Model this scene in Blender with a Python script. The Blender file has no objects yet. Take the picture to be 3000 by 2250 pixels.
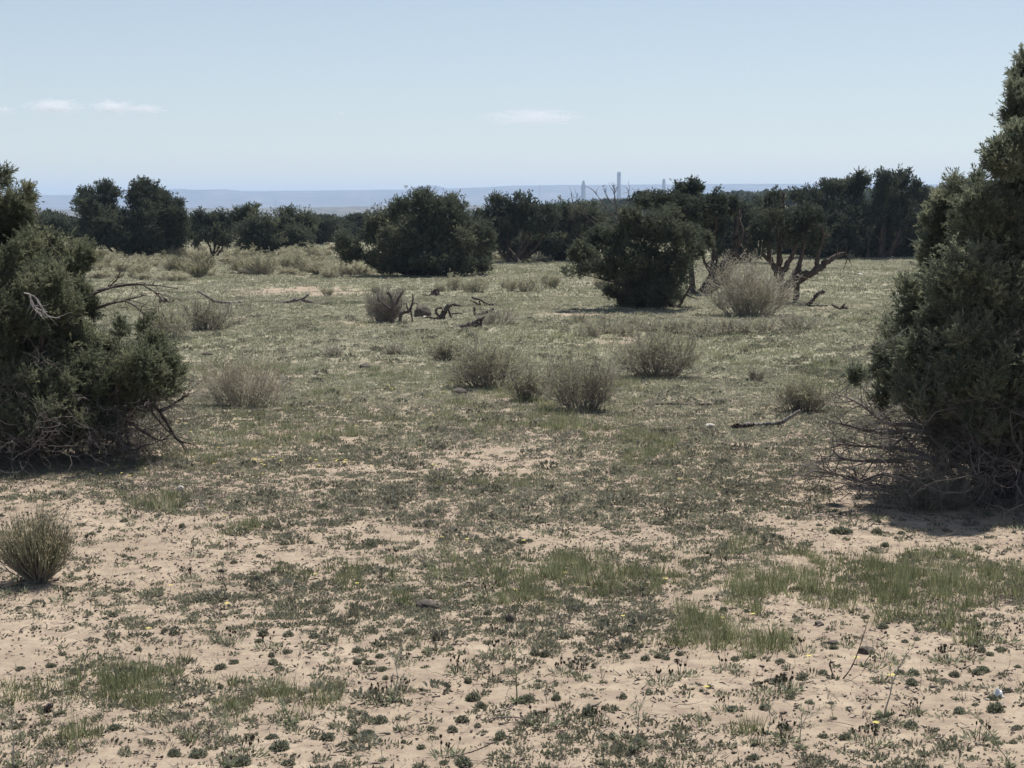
import bpy, math, random
import numpy as np
from mathutils import Vector

RNG = np.random.default_rng(7)
random.seed(7)
scene = bpy.context.scene
COL = scene.collection

# ------------------------------------------------------------------ camera geometry
F, CX, CY, HZ, CAMZ = 5000.0, 1500.0, 1125.0, 600.0, 2.2
PITCH = math.atan((CY - HZ) / F)
CP, SP = math.cos(PITCH), math.sin(PITCH)


def smooth(a, b, x):
    t = np.clip((np.asarray(x, float) - a) / (b - a), 0, 1)
    return t * t * (3 - 2 * t)


def vnoise(x, y, seed=0):
    x = np.asarray(x, float); y = np.asarray(y, float)
    ix = np.floor(x).astype(np.int64); iy = np.floor(y).astype(np.int64)
    fx = x - ix; fy = y - iy
    fx = fx * fx * (3 - 2 * fx); fy = fy * fy * (3 - 2 * fy)

    def h(a, b):
        n = (a * 374761393 + b * 668265263 + seed * 974634777) & 0xFFFFFFFF
        n = ((n ^ (n >> 13)) * 1274126177) & 0xFFFFFFFF
        n = (n ^ (n >> 16)) & 0xFFFFFFFF
        return n / 4294967295.0
    a = h(ix, iy); b = h(ix + 1, iy); c = h(ix, iy + 1); d = h(ix + 1, iy + 1)
    return (a * (1 - fx) + b * fx) * (1 - fy) + (c * (1 - fx) + d * fx) * fy


def fbm(x, y, seed=0, octv=4):
    s, a, t = 0.0, 1.0, 0.0
    for k in range(octv):
        s = s + a * vnoise(x * 2 ** k + 17.3 * k, y * 2 ** k - 9.1 * k, seed + k)
        t += a; a *= 0.5
    return s / t


def height(x, y):
    x = np.asarray(x, float); y = np.asarray(y, float)
    r = np.hypot(x, y)
    z = 0.05 * (fbm(x / 2.2, y / 2.2, 3) - 0.5) + 0.16 * (fbm(x / 11, y / 11, 5) - 0.5) * smooth(6, 20, r)
    az = x / np.maximum(np.abs(y), 1.0)
    w = smooth(-0.09, 0.16, az)
    left = -3.2 * smooth(100, 330, r) - 10 * smooth(380, 1500, r)
    right = 5.2 * smooth(120, 480, r) - 17 * smooth(650, 1500, r)
    z = z + left * (1 - w) + right * w
    z = z + (fbm(x / 90, y / 90, 9) - 0.5) * 1.6 * smooth(150, 500, r)
    return z


def ray(px, py):
    dx = (px - CX) / F; dy = (CY - py) / F
    return np.array([dx, CP + dy * SP, -SP + dy * CP])


def ground(px, py):
    """the point of the terrain seen at a place of the photograph"""
    d = ray(px, py)
    z = 0.0
    for _ in range(30):
        t = (CAMZ - z) / max(-d[2], 1e-5)
        p = d * t
        z = 0.5 * z + 0.5 * float(height(p[0], p[1]))
    return np.array([p[0], p[1], float(height(p[0], p[1]))])


def at(px, py, Y):
    d = ray(px, py)
    t = Y / d[1]
    return np.array([d[0] * t, Y, CAMZ + d[2] * t])


def project(x, y, z):
    zz = z - CAMZ
    dep = y * CP - zz * SP
    up = y * SP + zz * CP
    dep = np.maximum(dep, 1e-3)
    return CX + F * x / dep, CY - F * up / dep


# ------------------------------------------------------------------ materials
def new_mat(name):
    m = bpy.data.materials.new(name); m.use_nodes = True
    nt = m.node_tree; nt.nodes.clear()
    return m, nt, nt.nodes, nt.links


def ramp(nodes, stops):
    r = nodes.new('ShaderNodeValToRGB')
    e = r.color_ramp.elements
    while len(e) < len(stops):
        e.new(0.5)
    for el, (p, c) in zip(e, stops):
        el.position = p; el.color = (*c, 1)
    return r


def veg_mat(name, stops, trans=0.25, rough=0.7, spec=0.15):
    m, nt, N, L = new_mat(name)
    a = N.new('ShaderNodeAttribute'); a.attribute_name = 'tint'
    r = ramp(N, stops); L.new(a.outputs['Fac'], r.inputs[0])
    p = N.new('ShaderNodeBsdfPrincipled'); L.new(r.outputs[0], p.inputs['Base Color'])
    p.inputs['Roughness'].default_value = rough
    p.inputs['Specular IOR Level'].default_value = spec
    o = N.new('ShaderNodeOutputMaterial')
    if trans > 0:
        t = N.new('ShaderNodeBsdfTranslucent'); L.new(r.outputs[0], t.inputs[0])
        mx = N.new('ShaderNodeMixShader'); mx.inputs[0].default_value = trans
        L.new(p.outputs[0], mx.inputs[1]); L.new(t.outputs[0], mx.inputs[2]); L.new(mx.outputs[0], o.inputs[0])
    else:
        L.new(p.outputs[0], o.inputs[0])
    return m


def bark_mat(name, c1, c2, scale=14, bump=0.6):
    m, nt, N, L = new_mat(name)
    g = N.new('ShaderNodeNewGeometry')
    mp = N.new('ShaderNodeMapping'); mp.inputs['Scale'].default_value = (1, 1, 0.35)
    L.new(g.outputs['Position'], mp.inputs[0])
    n = N.new('ShaderNodeTexNoise'); n.inputs['Scale'].default_value = scale; n.inputs['Detail'].default_value = 5
    L.new(mp.outputs[0], n.inputs['Vector'])
    r = ramp(N, [(0.3, c1), (0.7, c2)]); L.new(n.outputs['Fac'], r.inputs[0])
    b = N.new('ShaderNodeBump'); b.inputs['Strength'].default_value = bump; b.inputs['Distance'].default_value = 0.02
    L.new(n.outputs['Fac'], b.inputs['Height'])
    p = N.new('ShaderNodeBsdfPrincipled'); p.inputs['Roughness'].default_value = 0.85
    p.inputs['Specular IOR Level'].default_value = 0.2
    L.new(r.outputs[0], p.inputs['Base Color']); L.new(b.outputs[0], p.inputs['Normal'])
    o = N.new('ShaderNodeOutputMaterial'); L.new(p.outputs[0], o.inputs[0])
    return m


def plain_mat(name, c1, c2, scale=6, rough=0.9):
    m, nt, N, L = new_mat(name)
    tc = N.new('ShaderNodeTexCoord')
    n = N.new('ShaderNodeTexNoise'); n.inputs['Scale'].default_value = scale; n.inputs['Detail'].default_value = 6
    L.new(tc.outputs['Object'], n.inputs['Vector'])
    r = ramp(N, [(0.3, c1), (0.7, c2)]); L.new(n.outputs['Fac'], r.inputs[0])
    p = N.new('ShaderNodeBsdfPrincipled'); p.inputs['Roughness'].default_value = rough
    p.inputs['Specular IOR Level'].default_value = 0.2
    L.new(r.outputs[0], p.inputs['Base Color'])
    b = N.new('ShaderNodeBump'); b.inputs['Strength'].default_value = 0.5; b.inputs['Distance'].default_value = 0.02
    L.new(n.outputs['Fac'], b.inputs['Height']); L.new(b.outputs[0], p.inputs['Normal'])
    o = N.new('ShaderNodeOutputMaterial'); L.new(p.outputs[0], o.inputs[0])
    return m


M = {}
M['juniper'] = veg_mat('juniper_green', [(0.0, (0.046, 0.060, 0.045)), (0.5, (0.100, 0.117, 0.080)), (1.0, (0.24, 0.245, 0.145))], 0.38)
M['juniper_olive'] = veg_mat('juniper_olive', [(0.0, (0.078, 0.093, 0.062)), (0.5, (0.160, 0.175, 0.110)), (1.0, (0.35, 0.34, 0.21))], 0.45)
M['juniper_grey'] = veg_mat('juniper_grey_green', [(0.0, (0.080, 0.100, 0.072)), (0.5, (0.172, 0.194, 0.135)), (1.0, (0.40, 0.395, 0.255))], 0.46)
M['juniper_dark'] = veg_mat('juniper_dark', [(0.0, (0.036, 0.048, 0.039)), (0.5, (0.074, 0.089, 0.064)), (1.0, (0.175, 0.184, 0.112))], 0.32)
M['bark'] = bark_mat('juniper_bark', (0.045, 0.034, 0.028), (0.13, 0.10, 0.085))
M['deadwood'] = bark_mat('dead_twig_wood', (0.075, 0.064, 0.058), (0.20, 0.172, 0.155), 9)
M['log'] = bark_mat('dark_log', (0.045, 0.036, 0.033), (0.14, 0.115, 0.10), 12)
M['pale_log'] = bark_mat('weathered_log', (0.09, 0.08, 0.072), (0.28, 0.25, 0.225), 12)
M['bleached'] = bark_mat('bleached_wood', (0.32, 0.29, 0.27), (0.55, 0.52, 0.48), 9)
M['brush_stem'] = veg_mat('grey_brush_stems', [(0, (0.23, 0.21, 0.165)), (1, (0.56, 0.51, 0.41))], 0.0)
M['dark_stem'] = veg_mat('dark_shrub_stems', [(0, (0.14, 0.125, 0.105)), (1, (0.42, 0.38, 0.315))], 0.0)
M['broom'] = veg_mat('rabbitbrush_twigs', [(0, (0.26, 0.255, 0.18)), (0.5, (0.40, 0.392, 0.285)), (1, (0.58, 0.56, 0.43))], 0.55)
M['broom_tip'] = veg_mat('rabbitbrush_dry_tips', [(0, (0.42, 0.36, 0.23)), (1, (0.70, 0.61, 0.43))], 0.45)
M['shrub_leaf'] = veg_mat('shrub_leaves', [(0, (0.27, 0.265, 0.165)), (0.5, (0.42, 0.405, 0.255)), (1, (0.58, 0.55, 0.37))], 0.5)
M['tan_leaf'] = veg_mat('dry_shrub_leaves', [(0, (0.33, 0.29, 0.20)), (1, (0.60, 0.52, 0.37))], 0.45)
M['grass'] = veg_mat('spring_grass', [(0, (0.090, 0.108, 0.050)), (0.35, (0.175, 0.192, 0.095)), (0.7, (0.31, 0.318, 0.188)), (1, (0.53, 0.49, 0.34))], 0.45)
M['mat'] = veg_mat('grey_green_mats', [(0, (0.097, 0.100, 0.070)), (0.35, (0.197, 0.197, 0.138)), (0.7, (0.385, 0.375, 0.272)), (1, (0.49, 0.47, 0.35))], 0.44)
M['dead_mat'] = veg_mat('dead_grey_mats', [(0, (0.09, 0.08, 0.073)), (0.6, (0.22, 0.195, 0.17)), (1, (0.45, 0.40, 0.33))], 0.2)
M['cushion'] = veg_mat('cushion_plant_leaves', [(0, (0.09, 0.10, 0.068)), (0.5, (0.20, 0.21, 0.145)), (1, (0.48, 0.47, 0.355))], 0.3)
M['mound_plant'] = veg_mat('low_mound_leaves', [(0, (0.085, 0.085, 0.066)), (0.5, (0.19, 0.187, 0.14)), (1, (0.40, 0.38, 0.29))], 0.3)
M['rosette'] = veg_mat('rosette_leaves', [(0, (0.16, 0.18, 0.105)), (0.6, (0.28, 0.295, 0.19)), (1, (0.44, 0.44, 0.33))], 0.35)
M['bud'] = veg_mat('dark_buds', [(0, (0.045, 0.038, 0.030)), (1, (0.12, 0.10, 0.07))], 0.05)
M['litter'] = veg_mat('plant_litter', [(0, (0.07, 0.058, 0.050)), (0.7, (0.20, 0.165, 0.135)), (1, (0.46, 0.40, 0.33))], 0.0)
M['petal'] = veg_mat('yellow_petals', [(0, (0.66, 0.56, 0.10)), (1, (0.80, 0.74, 0.30))], 0.3)
M['rock'] = plain_mat('brown_rock', (0.06, 0.05, 0.045), (0.16, 0.135, 0.115), 5)
M['pale_rock'] = plain_mat('pale_stone', (0.42, 0.38, 0.33), (0.62, 0.57, 0.50), 5)
M['mound'] = plain_mat('brown_clod', (0.055, 0.047, 0.040), (0.16, 0.135, 0.11), 22)
M['paper'] = plain_mat('white_paper', (0.78, 0.78, 0.76), (0.84, 0.84, 0.82), 3)
M['concrete'] = plain_mat('chimney_concrete', (0.15, 0.15, 0.145), (0.21, 0.205, 0.195), 0.1)
M['steel'] = plain_mat('mast_steel', (0.16, 0.15, 0.15), (0.22, 0.2, 0.2), 0.3)

# ------------------------------------------------------------------ mesh helpers
class MB:
    """collects triangles and quads with a per-vertex tint"""
    def __init__(s):
        s.v, s.f3, s.f4, s.t, s.n = [], [], [], [], 0

    def add(s, v, f3=None, f4=None, tint=0.5):
        v = np.asarray(v, np.float32).reshape(-1, 3)
        if f3 is not None and len(f3): s.f3.append(np.asarray(f3, np.int32).reshape(-1, 3) + s.n)
        if f4 is not None and len(f4): s.f4.append(np.asarray(f4, np.int32).reshape(-1, 4) + s.n)
        s.v.append(v)
        s.t.append(np.broadcast_to(np.asarray(tint, np.float32), (len(v),)).copy())
        s.n += len(v)

    def mesh(s, name, smooth_shade=False, origin=None):
        v = np.concatenate(s.v) if s.v else np.zeros((0, 3), np.float32)
        if origin is not None: v = v - np.asarray(origin, np.float32)
        f3 = np.concatenate(s.f3) if s.f3 else np.zeros((0, 3), np.int32)
        f4 = np.concatenate(s.f4) if s.f4 else np.zeros((0, 4), np.int32)
        me = bpy.data.meshes.new(name)
        me.vertices.add(len(v)); me.vertices.foreach_set('co', v.ravel())
        nl = f3.size + f4.size
        me.loops.add(nl)
        me.loops.foreach_set('vertex_index', np.concatenate([f3.ravel(), f4.ravel()]).astype(np.int32))
        starts = np.concatenate([np.arange(len(f3)) * 3, f3.size + np.arange(len(f4)) * 4]).astype(np.int32)
        me.polygons.add(len(starts)); me.polygons.foreach_set('loop_start', starts)
        if smooth_shade: me.polygons.foreach_set('use_smooth', np.ones(len(starts), bool))
        a = me.attributes.new('tint', 'FLOAT', 'POINT'); a.data.foreach_set('value', np.concatenate(s.t))
        me.update(calc_edges=True)
        return me


def link(name, data, mat=None, parent=None, loc=None):
    o = bpy.data.objects.new(name, data)
    COL.objects.link(o)
    if mat is not None and data is not None:
        data.materials.append(mat)
    if parent is not None: o.parent = parent
    if loc is not None: o.location = [float(c) for c in loc]
    return o


def tag(o, label=None, cat=None, group=None, kind=None):
    if label: o['label'] = label
    if cat: o['category'] = cat
    if group: o['group'] = group
    if kind: o['kind'] = kind
    return o


def thing(name, loc, label, cat, group=None):
    return tag(link(name, None, loc=loc), label, cat, group)


def dup(root, loc, rz=0, sc=1.0, label=None, group=None):
    r = root.copy(); COL.objects.link(r)
    r.location = [float(c) for c in loc]; r.rotation_euler = (0, 0, rz)
    r.scale = (sc, sc, sc) if np.isscalar(sc) else sc
    if label: r['label'] = label
    if group: r['group'] = group
    for ch in root.children:
        c = ch.copy(); COL.objects.link(c); c.parent = r
    return r


def unit(v):
    return v / np.maximum(np.linalg.norm(v, axis=-1, keepdims=True), 1e-9)


def rand_dir(n, rng=RNG):
    return unit(rng.normal(size=(n, 3)))


def tubes(mb, P, R, S=5, tint=0.5, cap=False):
    """P (N,K,3) polylines, R (N,K) radii"""
    P = np.asarray(P, float); R = np.asarray(R, float)
    N, K, _ = P.shape
    T = np.empty_like(P)
    T[:, 1:-1] = P[:, 2:] - P[:, :-2]; T[:, 0] = P[:, 1] - P[:, 0]; T[:, -1] = P[:, -1] - P[:, -2]
    T = unit(T)
    ref = np.where(np.abs(T[:, :1, 2:3]) > 0.8, np.array([1.0, 0, 0]), np.array([0, 0, 1.0]))
    ref = np.broadcast_to(ref, T.shape)
    u = unit(np.cross(T, ref)); v = np.cross(T, u)
    a = np.arange(S) * 2 * np.pi / S
    ring = P[:, :, None, :] + R[:, :, None, None] * (np.cos(a)[None, None, :, None] * u[:, :, None, :] + np.sin(a)[None, None, :, None] * v[:, :, None, :])
    idx = np.arange(N * K * S).reshape(N, K, S)
    f = np.stack([idx[:, :-1, :], np.roll(idx, -1, 2)[:, :-1, :], np.roll(idx, -1, 2)[:, 1:, :], idx[:, 1:, :]], -1).reshape(-1, 4)
    t = np.broadcast_to(np.asarray(tint, float).reshape(-1, 1, 1) if np.ndim(tint) else np.full((1, 1, 1), tint), (N, K, S)).ravel()
    if cap:
        f3 = []
        for n in range(N):
            for k in (0, K - 1):
                for s in range(1, S - 1):
                    f3.append((idx[n, k, 0], idx[n, k, s], idx[n, k, s + 1]))
        mb.add(ring.reshape(-1, 3), f3=f3, f4=f, tint=t)
    else:
        mb.add(ring.reshape(-1, 3), f4=f, tint=t)


def spline(pts, K):
    """Catmull-Rom through pts (n, d) sampled at K places"""
    pts = np.asarray(pts, float)
    p = np.vstack([2 * pts[0] - pts[1], pts, 2 * pts[-1] - pts[-2]])
    n = len(pts) - 1
    out = []
    for s in np.linspace(0, n - 1e-6, K):
        i = int(s); t = s - i
        a, b, c, d = p[i], p[i + 1], p[i + 2], p[i + 3]
        out.append(0.5 * (2 * b + (c - a) * t + (2 * a - 5 * b + 4 * c - d) * t * t + (3 * b - a - 3 * c + d) * t ** 3))
    return np.array(out)


def wood(mb, pts, radii, K=14, S=8, rough=0.18, rng=RNG):
    """one gnarled limb with closed ends"""
    q = spline(np.hstack([np.asarray(pts, float), np.asarray(radii, float)[:, None]]), K)
    P = q[:, :3] + rng.normal(size=(K, 3)) * q[:, 3:4] * 0.16
    R = np.maximum(q[:, 3], 0.002) * (1 + rng.normal(size=K) * rough)
    n0 = mb.n
    tubes(mb, P[None], np.maximum(R, 0.0015)[None], S, 0.5, cap=True)
    v = mb.v[-1]
    v += (rng.normal(size=v.shape) * np.repeat(R, S)[:, None] * 0.12).astype(np.float32)


def tris(mb, base, d, length, width, tint, rng=RNG):
    """one pointed blade per row"""
    n = len(base)
    side = unit(np.cross(d, rand_dir(n, rng)))
    w = (side * np.reshape(width, (-1, 1)) * 0.5)
    v = np.stack([base - w, base + w, base + d * np.reshape(length, (-1, 1))], 1).reshape(-1, 3)
    mb.add(v, f3=np.arange(3 * n).reshape(-1, 3), tint=np.repeat(np.broadcast_to(tint, (n,)), 3))


def rhombs(mb, base, d, length, width, tint, rng=RNG):
    n = len(base)
    side = unit(np.cross(d, rand_dir(n, rng)))
    w = side * np.reshape(width, (-1, 1)) * 0.5
    l = d * np.reshape(length, (-1, 1))
    v = np.stack([base, base + l * 0.5 + w, base + l, base + l * 0.5 - w], 1).reshape(-1, 3)
    mb.add(v, f4=np.arange(4 * n).reshape(-1, 4), tint=np.repeat(np.broadcast_to(tint, (n,)), 4))


def twigs(mb, start, d, length, r0, droop=0.0, wander=0.35, K=6, S=4, tint=None, rng=RNG):
    """curved tapering twigs; returns their polylines"""
    n = len(start)
    P = np.empty((n, K, 3)); P[:, 0] = start
    dd = unit(d).copy(); st = np.reshape(length, (-1, 1)) / (K - 1)
    for k in range(1, K):
        dd = unit(dd + rng.normal(size=(n, 3)) * wander / math.sqrt(K) + np.array([0, 0, -droop / K]))
        P[:, k] = P[:, k - 1] + dd * st
    R = np.reshape(r0, (-1, 1)) * np.linspace(1, 0.25, K)[None] * np.ones((n, 1))
    tubes(mb, P, R, S, rng.random(n) if tint is None else tint)
    return P


def on_lines(P, n, lo=0.3, hi=1.0, rng=RNG):
    """n random points on polylines with the local direction"""
    N, K, _ = P.shape
    i = rng.integers(0, N, n); s = lo + (hi - lo) * rng.random(n); s = s * (K - 1) * 0.999
    k = s.astype(int); t = (s - k)[:, None]
    a = P[i, k]; b = P[i, k + 1]
    return a * (1 - t) + b * t, unit(b - a), i


def icorock(mb, c, rad, seed, n=14, amp=0.25):
    """lumpy closed stone on a latitude grid"""
    th = np.linspace(0, np.pi, n); ph = np.linspace(0, 2 * np.pi, 2 * n, endpoint=False)
    T, Pp = np.meshgrid(th, ph, indexing='ij')
    d = np.stack([np.sin(T) * np.cos(Pp), np.sin(T) * np.sin(Pp), np.cos(T)], -1)
    k = 1 + amp * 2 * (fbm(d[..., 0] * 1.7 + d[..., 2] * 2.3 + 5 + seed, d[..., 1] * 1.7 - d[..., 2] * 1.9 + 3, seed) - 0.5)
    k = k + amp * .5 * (fbm(d[..., 0] * 6 + d[..., 2] * 5 + seed, d[..., 1] * 6 - d[..., 2] * 7, seed + 9) - .5)
    v = (d * k[..., None] * np.asarray(rad) + np.asarray(c)).reshape(-1, 3)
    idx = np.arange(n * 2 * n).reshape(n, 2 * n)
    f = np.stack([idx[:-1], idx[1:], np.roll(idx, -1, 1)[1:], np.roll(idx, -1, 1)[:-1]], -1).reshape(-1, 4)
    mb.add(v, f4=f)


# ------------------------------------------------------------------ crowns
def crown(mb, lobes, clump_r, clumps_per, sprays, spray_len, blades, bl, bw, rng, up=0.8, shape=rhombs):
    """lobes: (centre, rx, ry, rz). Plumes of small leaf sprays fill each lobe."""
    C, O, CRr, LT = [], [], [], []
    small = []
    for (c, rx, ry, rz) in lobes:                       # break each mass into uneven boughs
        k = 1 if min(rx, rz) < 1.6 * clump_r else int(rng.integers(8, 12))
        if k == 1:
            small.append((c, rx, ry, rz)); continue
        small.append((np.asarray(c), rx * .72, ry * .72, rz * .72))
        for dr in rand_dir(k, rng):
            q = rng.uniform(.36, .66)
            small.append((np.asarray(c) + dr * np.array([rx, ry, rz]) * (1.1 - q) * rng.uniform(.85, 1.15), rx * q, ry * q, rz * q * rng.uniform(.9, 1.15)))
    lobes = small; clumps_per = clumps_per * .58
    for (c, rx, ry, rz) in lobes:
        rad = np.array([rx, ry, rz])
        area = 4 * math.pi * ((rx * ry) ** 1.6 / 3 + (rx * rz) ** 1.6 / 3 + (ry * rz) ** 1.6 / 3) ** (1 / 1.6)
        n = max(4, int(clumps_per * area / (clump_r * clump_r * 4)))
        dr = rand_dir(n, rng)
        r = 0.2 + 0.92 * rng.random(n) ** 0.6
        cr_ = np.minimum(clump_r, 0.5 * min(rx, rz)) * (0.45 + 1.25 * rng.random(n) ** 1.5)
        eff = np.maximum(rad[None] - np.array([.5, .5, 1.0])[None] * cr_[:, None] - np.array([.25, .25, .6])[None] * spray_len, rad[None] * .2)
        LT.append(np.full(n, rng.random())); C.append(c + dr * r[:, None] * eff); O.append(dr)
        CRr.append(cr_)
    C = np.concatenate(C); O = np.concatenate(O); cr = np.concatenate(CRr)
    n = len(C)
    ax = unit(np.array([0, 0, up]) + 0.45 * O + 0.28 * rng.normal(size=(n, 3)))
    ctint = np.clip(.65 * rng.random(n) + .45 * np.concatenate(LT) - .05, 0, 1)
    ns = np.maximum(6, (sprays * (0.6 + 0.8 * rng.random(n)))).astype(int)
    I = np.repeat(np.arange(n), ns); m = len(I)
    t = rng.random(m) * 2 - 1
    rho = np.sqrt(rng.random(m)) * (1 - 0.62 * (t * 0.5 + 0.5)) * 0.85
    pd = unit(np.cross(ax[I], rand_dir(m, rng)))
    pos = C[I] + ax[I] * (t * cr[I] * 1.7)[:, None] + pd * (rho * cr[I])[:, None]
    sd = unit(ax[I] * 0.9 + pd * 0.65 + 0.35 * rng.normal(size=(m, 3)))
    sl = spray_len * (0.6 + 0.8 * rng.random(m))
    J = np.repeat(np.arange(m), blades); k = len(J)
    s = rng.random(k)
    bd = unit(sd[J] + 0.75 * rng.normal(size=(k, 3)) * (1.0 - 0.5 * s)[:, None])
    base = pos[J] + sd[J] * (s * sl[J])[:, None]
    tint = np.clip(0.55 * ctint[I][J] ** 1.4 + 0.28 * rng.random(m)[J] + 0.27 * rng.random(k), 0, 1)
    shape(mb, base, bd, bl * (0.6 + 0.8 * rng.random(k)), bw * (0.7 + 0.6 * rng.random(k)), tint, rng)


def limbs_to(mb, base, lobes, r_0, rng, n_sub=3, frac=1.0):
    """stems from the base into the lobes with side boughs"""
    pick = [l for l in lobes if rng.random() < frac]
    for (c, rx, ry, rz) in pick:
        r0 = r_0 * (1.0 if rx > 0.09 * math.sqrt(max(len(lobes), 1)) / 3 else .4)
        b = base + np.array([rng.normal() * r0 * 1.6, rng.normal() * r0 * 1.6, -0.03])
        e = np.asarray(c) + np.array([0, 0, rz * 0.05])
        ln = np.linalg.norm(e - b)
        mid = b * 0.55 + e * 0.45 + rng.normal(size=3) * ln * 0.07
        mid[2] = max(mid[2], b[2] + 0.1 * ln)
        wood(mb, [b, mid, e], [r0 * (0.7 + 0.5 * rng.random()), r0 * 0.5, r0 * 0.10], 11, 7, 0.1, rng)
        P = spline(np.array([b, mid, e]), 12)
        st, dd, _ = on_lines(P[None], n_sub * 2, 0.45, 1.0, rng)
        twigs(mb, st, unit(dd + rng.normal(size=st.shape) * 0.8 + np.array([0, 0, 0.3])), min(0.3 * ln, 1.1 * min(rx, rz)) * (0.3 + 0.5 * rng.random(len(st))), r0 * 0.2, -0.2, 0.5, 6, 5, None, rng)


def px_lobes(lst, Y, depth_spread, rng):
    s = Y / F
    out = []
    for l in lst:
        px, py, rx, ry = l[:4]
        dy = l[4] if len(l) > 4 else rng.uniform(-1, 1) * depth_spread
        Yy = Y + dy
        k = Yy / Y
        out.append((at(px, py, Yy), rx * s * k, max(rx, ry * 0.7) * s * 0.95, ry * s * k))
    return out


def tree(name, base_px, lst, label, mat, clump_px=26, cover=1.0, sprays=26, blades=5, leaf_px=(9, 3.2), trunk_r=0.09, depth=None,
         extra_limbs=(), deadw=0, limb_frac=0.7, group=None, seed=1, spray_px=16, dead_mat='deadwood', base_pt=None):
    rng = np.random.default_rng(seed)
    b = ground(*base_px) if base_pt is None else base_pt
    Y = b[1]; s = Y / F
    depth = 60 * s if depth is None else depth
    root = thing(name, b, label, 'tree', group)
    lobes = px_lobes(lst, Y, depth, rng)
    mb = MB()
    crown(mb, lobes, clump_px * s, cover, sprays, spray_px * s, blades, leaf_px[0] * s, leaf_px[1] * s, rng)
    link('crown', mb.mesh('crown', origin=b), M[mat], root)
    mb = MB()
    limbs_to(mb, b, lobes, trunk_r, rng, 3, limb_frac)
    for (pl, r0, r1) in extra_limbs:
        pts = [at(p[0], p[1], Y + (p[2] if len(p) > 2 else 0)) for p in pl]
        wood(mb, pts, np.linspace(r0, r1, len(pts)) * .68, 6 * len(pts), 8, 0.07, rng)
        P = spline(np.array(pts), 12)[None]
        st, dd, _ = on_lines(P, 5, 0.4, 1.0, rng)
        twigs(mb, st, unit(dd + rng.normal(size=st.shape) * 0.6), 35 * s * (0.4 + rng.random(5)), r1 * 0.6, -0.3, 0.5, 6, 5, None, rng)
    link('trunk', mb.mesh('trunk', True, origin=b), M['bark'], root)
    return root, b, Y, s, rng


def dead_tangle(root, b, starts, dirs, lens, r0, rng, n2, n3, droop=0.8, mat='deadwood', name='dead_branches', s2=0.4, s3=0.18, wander=0.55):
    mb = MB()
    P = twigs(mb, starts, dirs, lens, r0, droop, wander, 8, 5, None, rng)
    st, dd, i = on_lines(P, n2, 0.2, 1, rng)
    P2 = twigs(mb, st, unit(dd + 0.9 * rng.normal(size=st.shape)), s2 * (0.4 + rng.random(n2)), 0.0032, droop * 0.6, 0.9, 6, 4, None, rng)
    st, dd, i = on_lines(P2, n3, 0.1, 1, rng)
    twigs(mb, st, unit(dd + 1.0 * rng.normal(size=st.shape)), s3 * (0.4 + rng.random(n3)), 0.0017, droop * 0.4, 1.0, 5, 3, None, rng)
    return link(name, mb.mesh(name, True, origin=b), M[mat], root)


# ------------------------------------------------------------------ ground cover layout (ellipses in photograph coordinates -> terrain)
BARE = [(300, 1555, 420, 70, 1), (560, 1640, 320, 55, 1), (150, 1430, 200, 22, .6), (1480, 1352, 330, 30, .6), (1450, 1455, 170, 26, .8), (2650, 1575, 420, 62, 1),
        (1750, 1565, 260, 34, .7), (2350, 1545, 160, 26, .6), (1000, 1560, 200, 22, .6), (850, 1930, 420, 70, .8), (2450, 1990, 600, 170, 1.1), (1350, 2000, 350, 130, .8),
        (1750, 1910, 280, 40, .7), (2450, 1790, 260, 40, .7), (1200, 2180, 350, 80, .8), (2350, 2170, 420, 60, .7), (880, 857, 190, 9, 1), (1000, 953, 90, 9, .9),
        (1800, 994, 90, 6, .9), (2480, 905, 110, 9, .8), (2330, 958, 160, 6, .6), (700, 945, 90, 9, .5), (1060, 1395, 90, 14, .7), (350, 850, 150, 8, .5), (1720, 930, 120, 7, .7),
        (2700, 1690, 260, 22, .4), (450, 1900, 250, 40, .5), (650, 1790, 160, 24, .4), (1780, 1265, 70, 18, .6), (2220, 1285, 120, 16, .7), (2400, 1400, 120, 20, .5), (60, 1460, 150, 30, .6)]
COVER = [(1150, 1725, 430, 75, 1), (1700, 1690, 420, 60, 1), (2600, 1735, 520, 85, 1), (2150, 1868, 215, 50, 1.2), (460, 1473, 170, 34, 1.2), (330, 2030, 380, 75, .9),
         (830, 2060, 260, 80, 1), (120, 2160, 360, 90, .7), (1150, 1470, 480, 60, .7), (1850, 1520, 330, 50, .8), (2120, 1410, 330, 90, .8), (420, 1800, 420, 75, .8),
         (2120, 2150, 170, 40, .9), (2850, 2215, 280, 45, .8), (720, 1565, 90, 28, 1), (375, 1592, 60, 22, 1), (2210, 1610, 70, 20, 1), (1130, 2040, 120, 30, .6), (1540, 2130, 180, 40, .6),
         (1700, 1860, 140, 34, .9), (2640, 1555, 130, 20, .8), (1500, 2235, 300, 30, .5), (600, 2200, 220, 60, .5)]
GRASS = [(2600, 1740, 500, 90, 1.2), (1750, 1690, 380, 55, .9), (2150, 1870, 200, 45, 1.3), (470, 1473, 170, 30, 1.1), (1050, 1700, 250, 50, .7), (830, 2060, 260, 68, 1.25), (230, 2020, 270, 60, 1.25), (300, 2190, 250, 35, 1),
         (1280, 1880, 60, 20, .8), (375, 1590, 60, 20, 1), (730, 1565, 80, 22, .9), (1480, 1300, 400, 60, .15), (1250, 1200, 700, 90, .15), (2210, 1610, 60, 18, 1), (2680, 1500, 70, 30, 1), (2100, 2140, 120, 26, .8),
         (2080, 2235, 160, 25, .7), (1850, 1320, 150, 26, .3), (1440, 1760, 120, 30, .7)]


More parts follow.
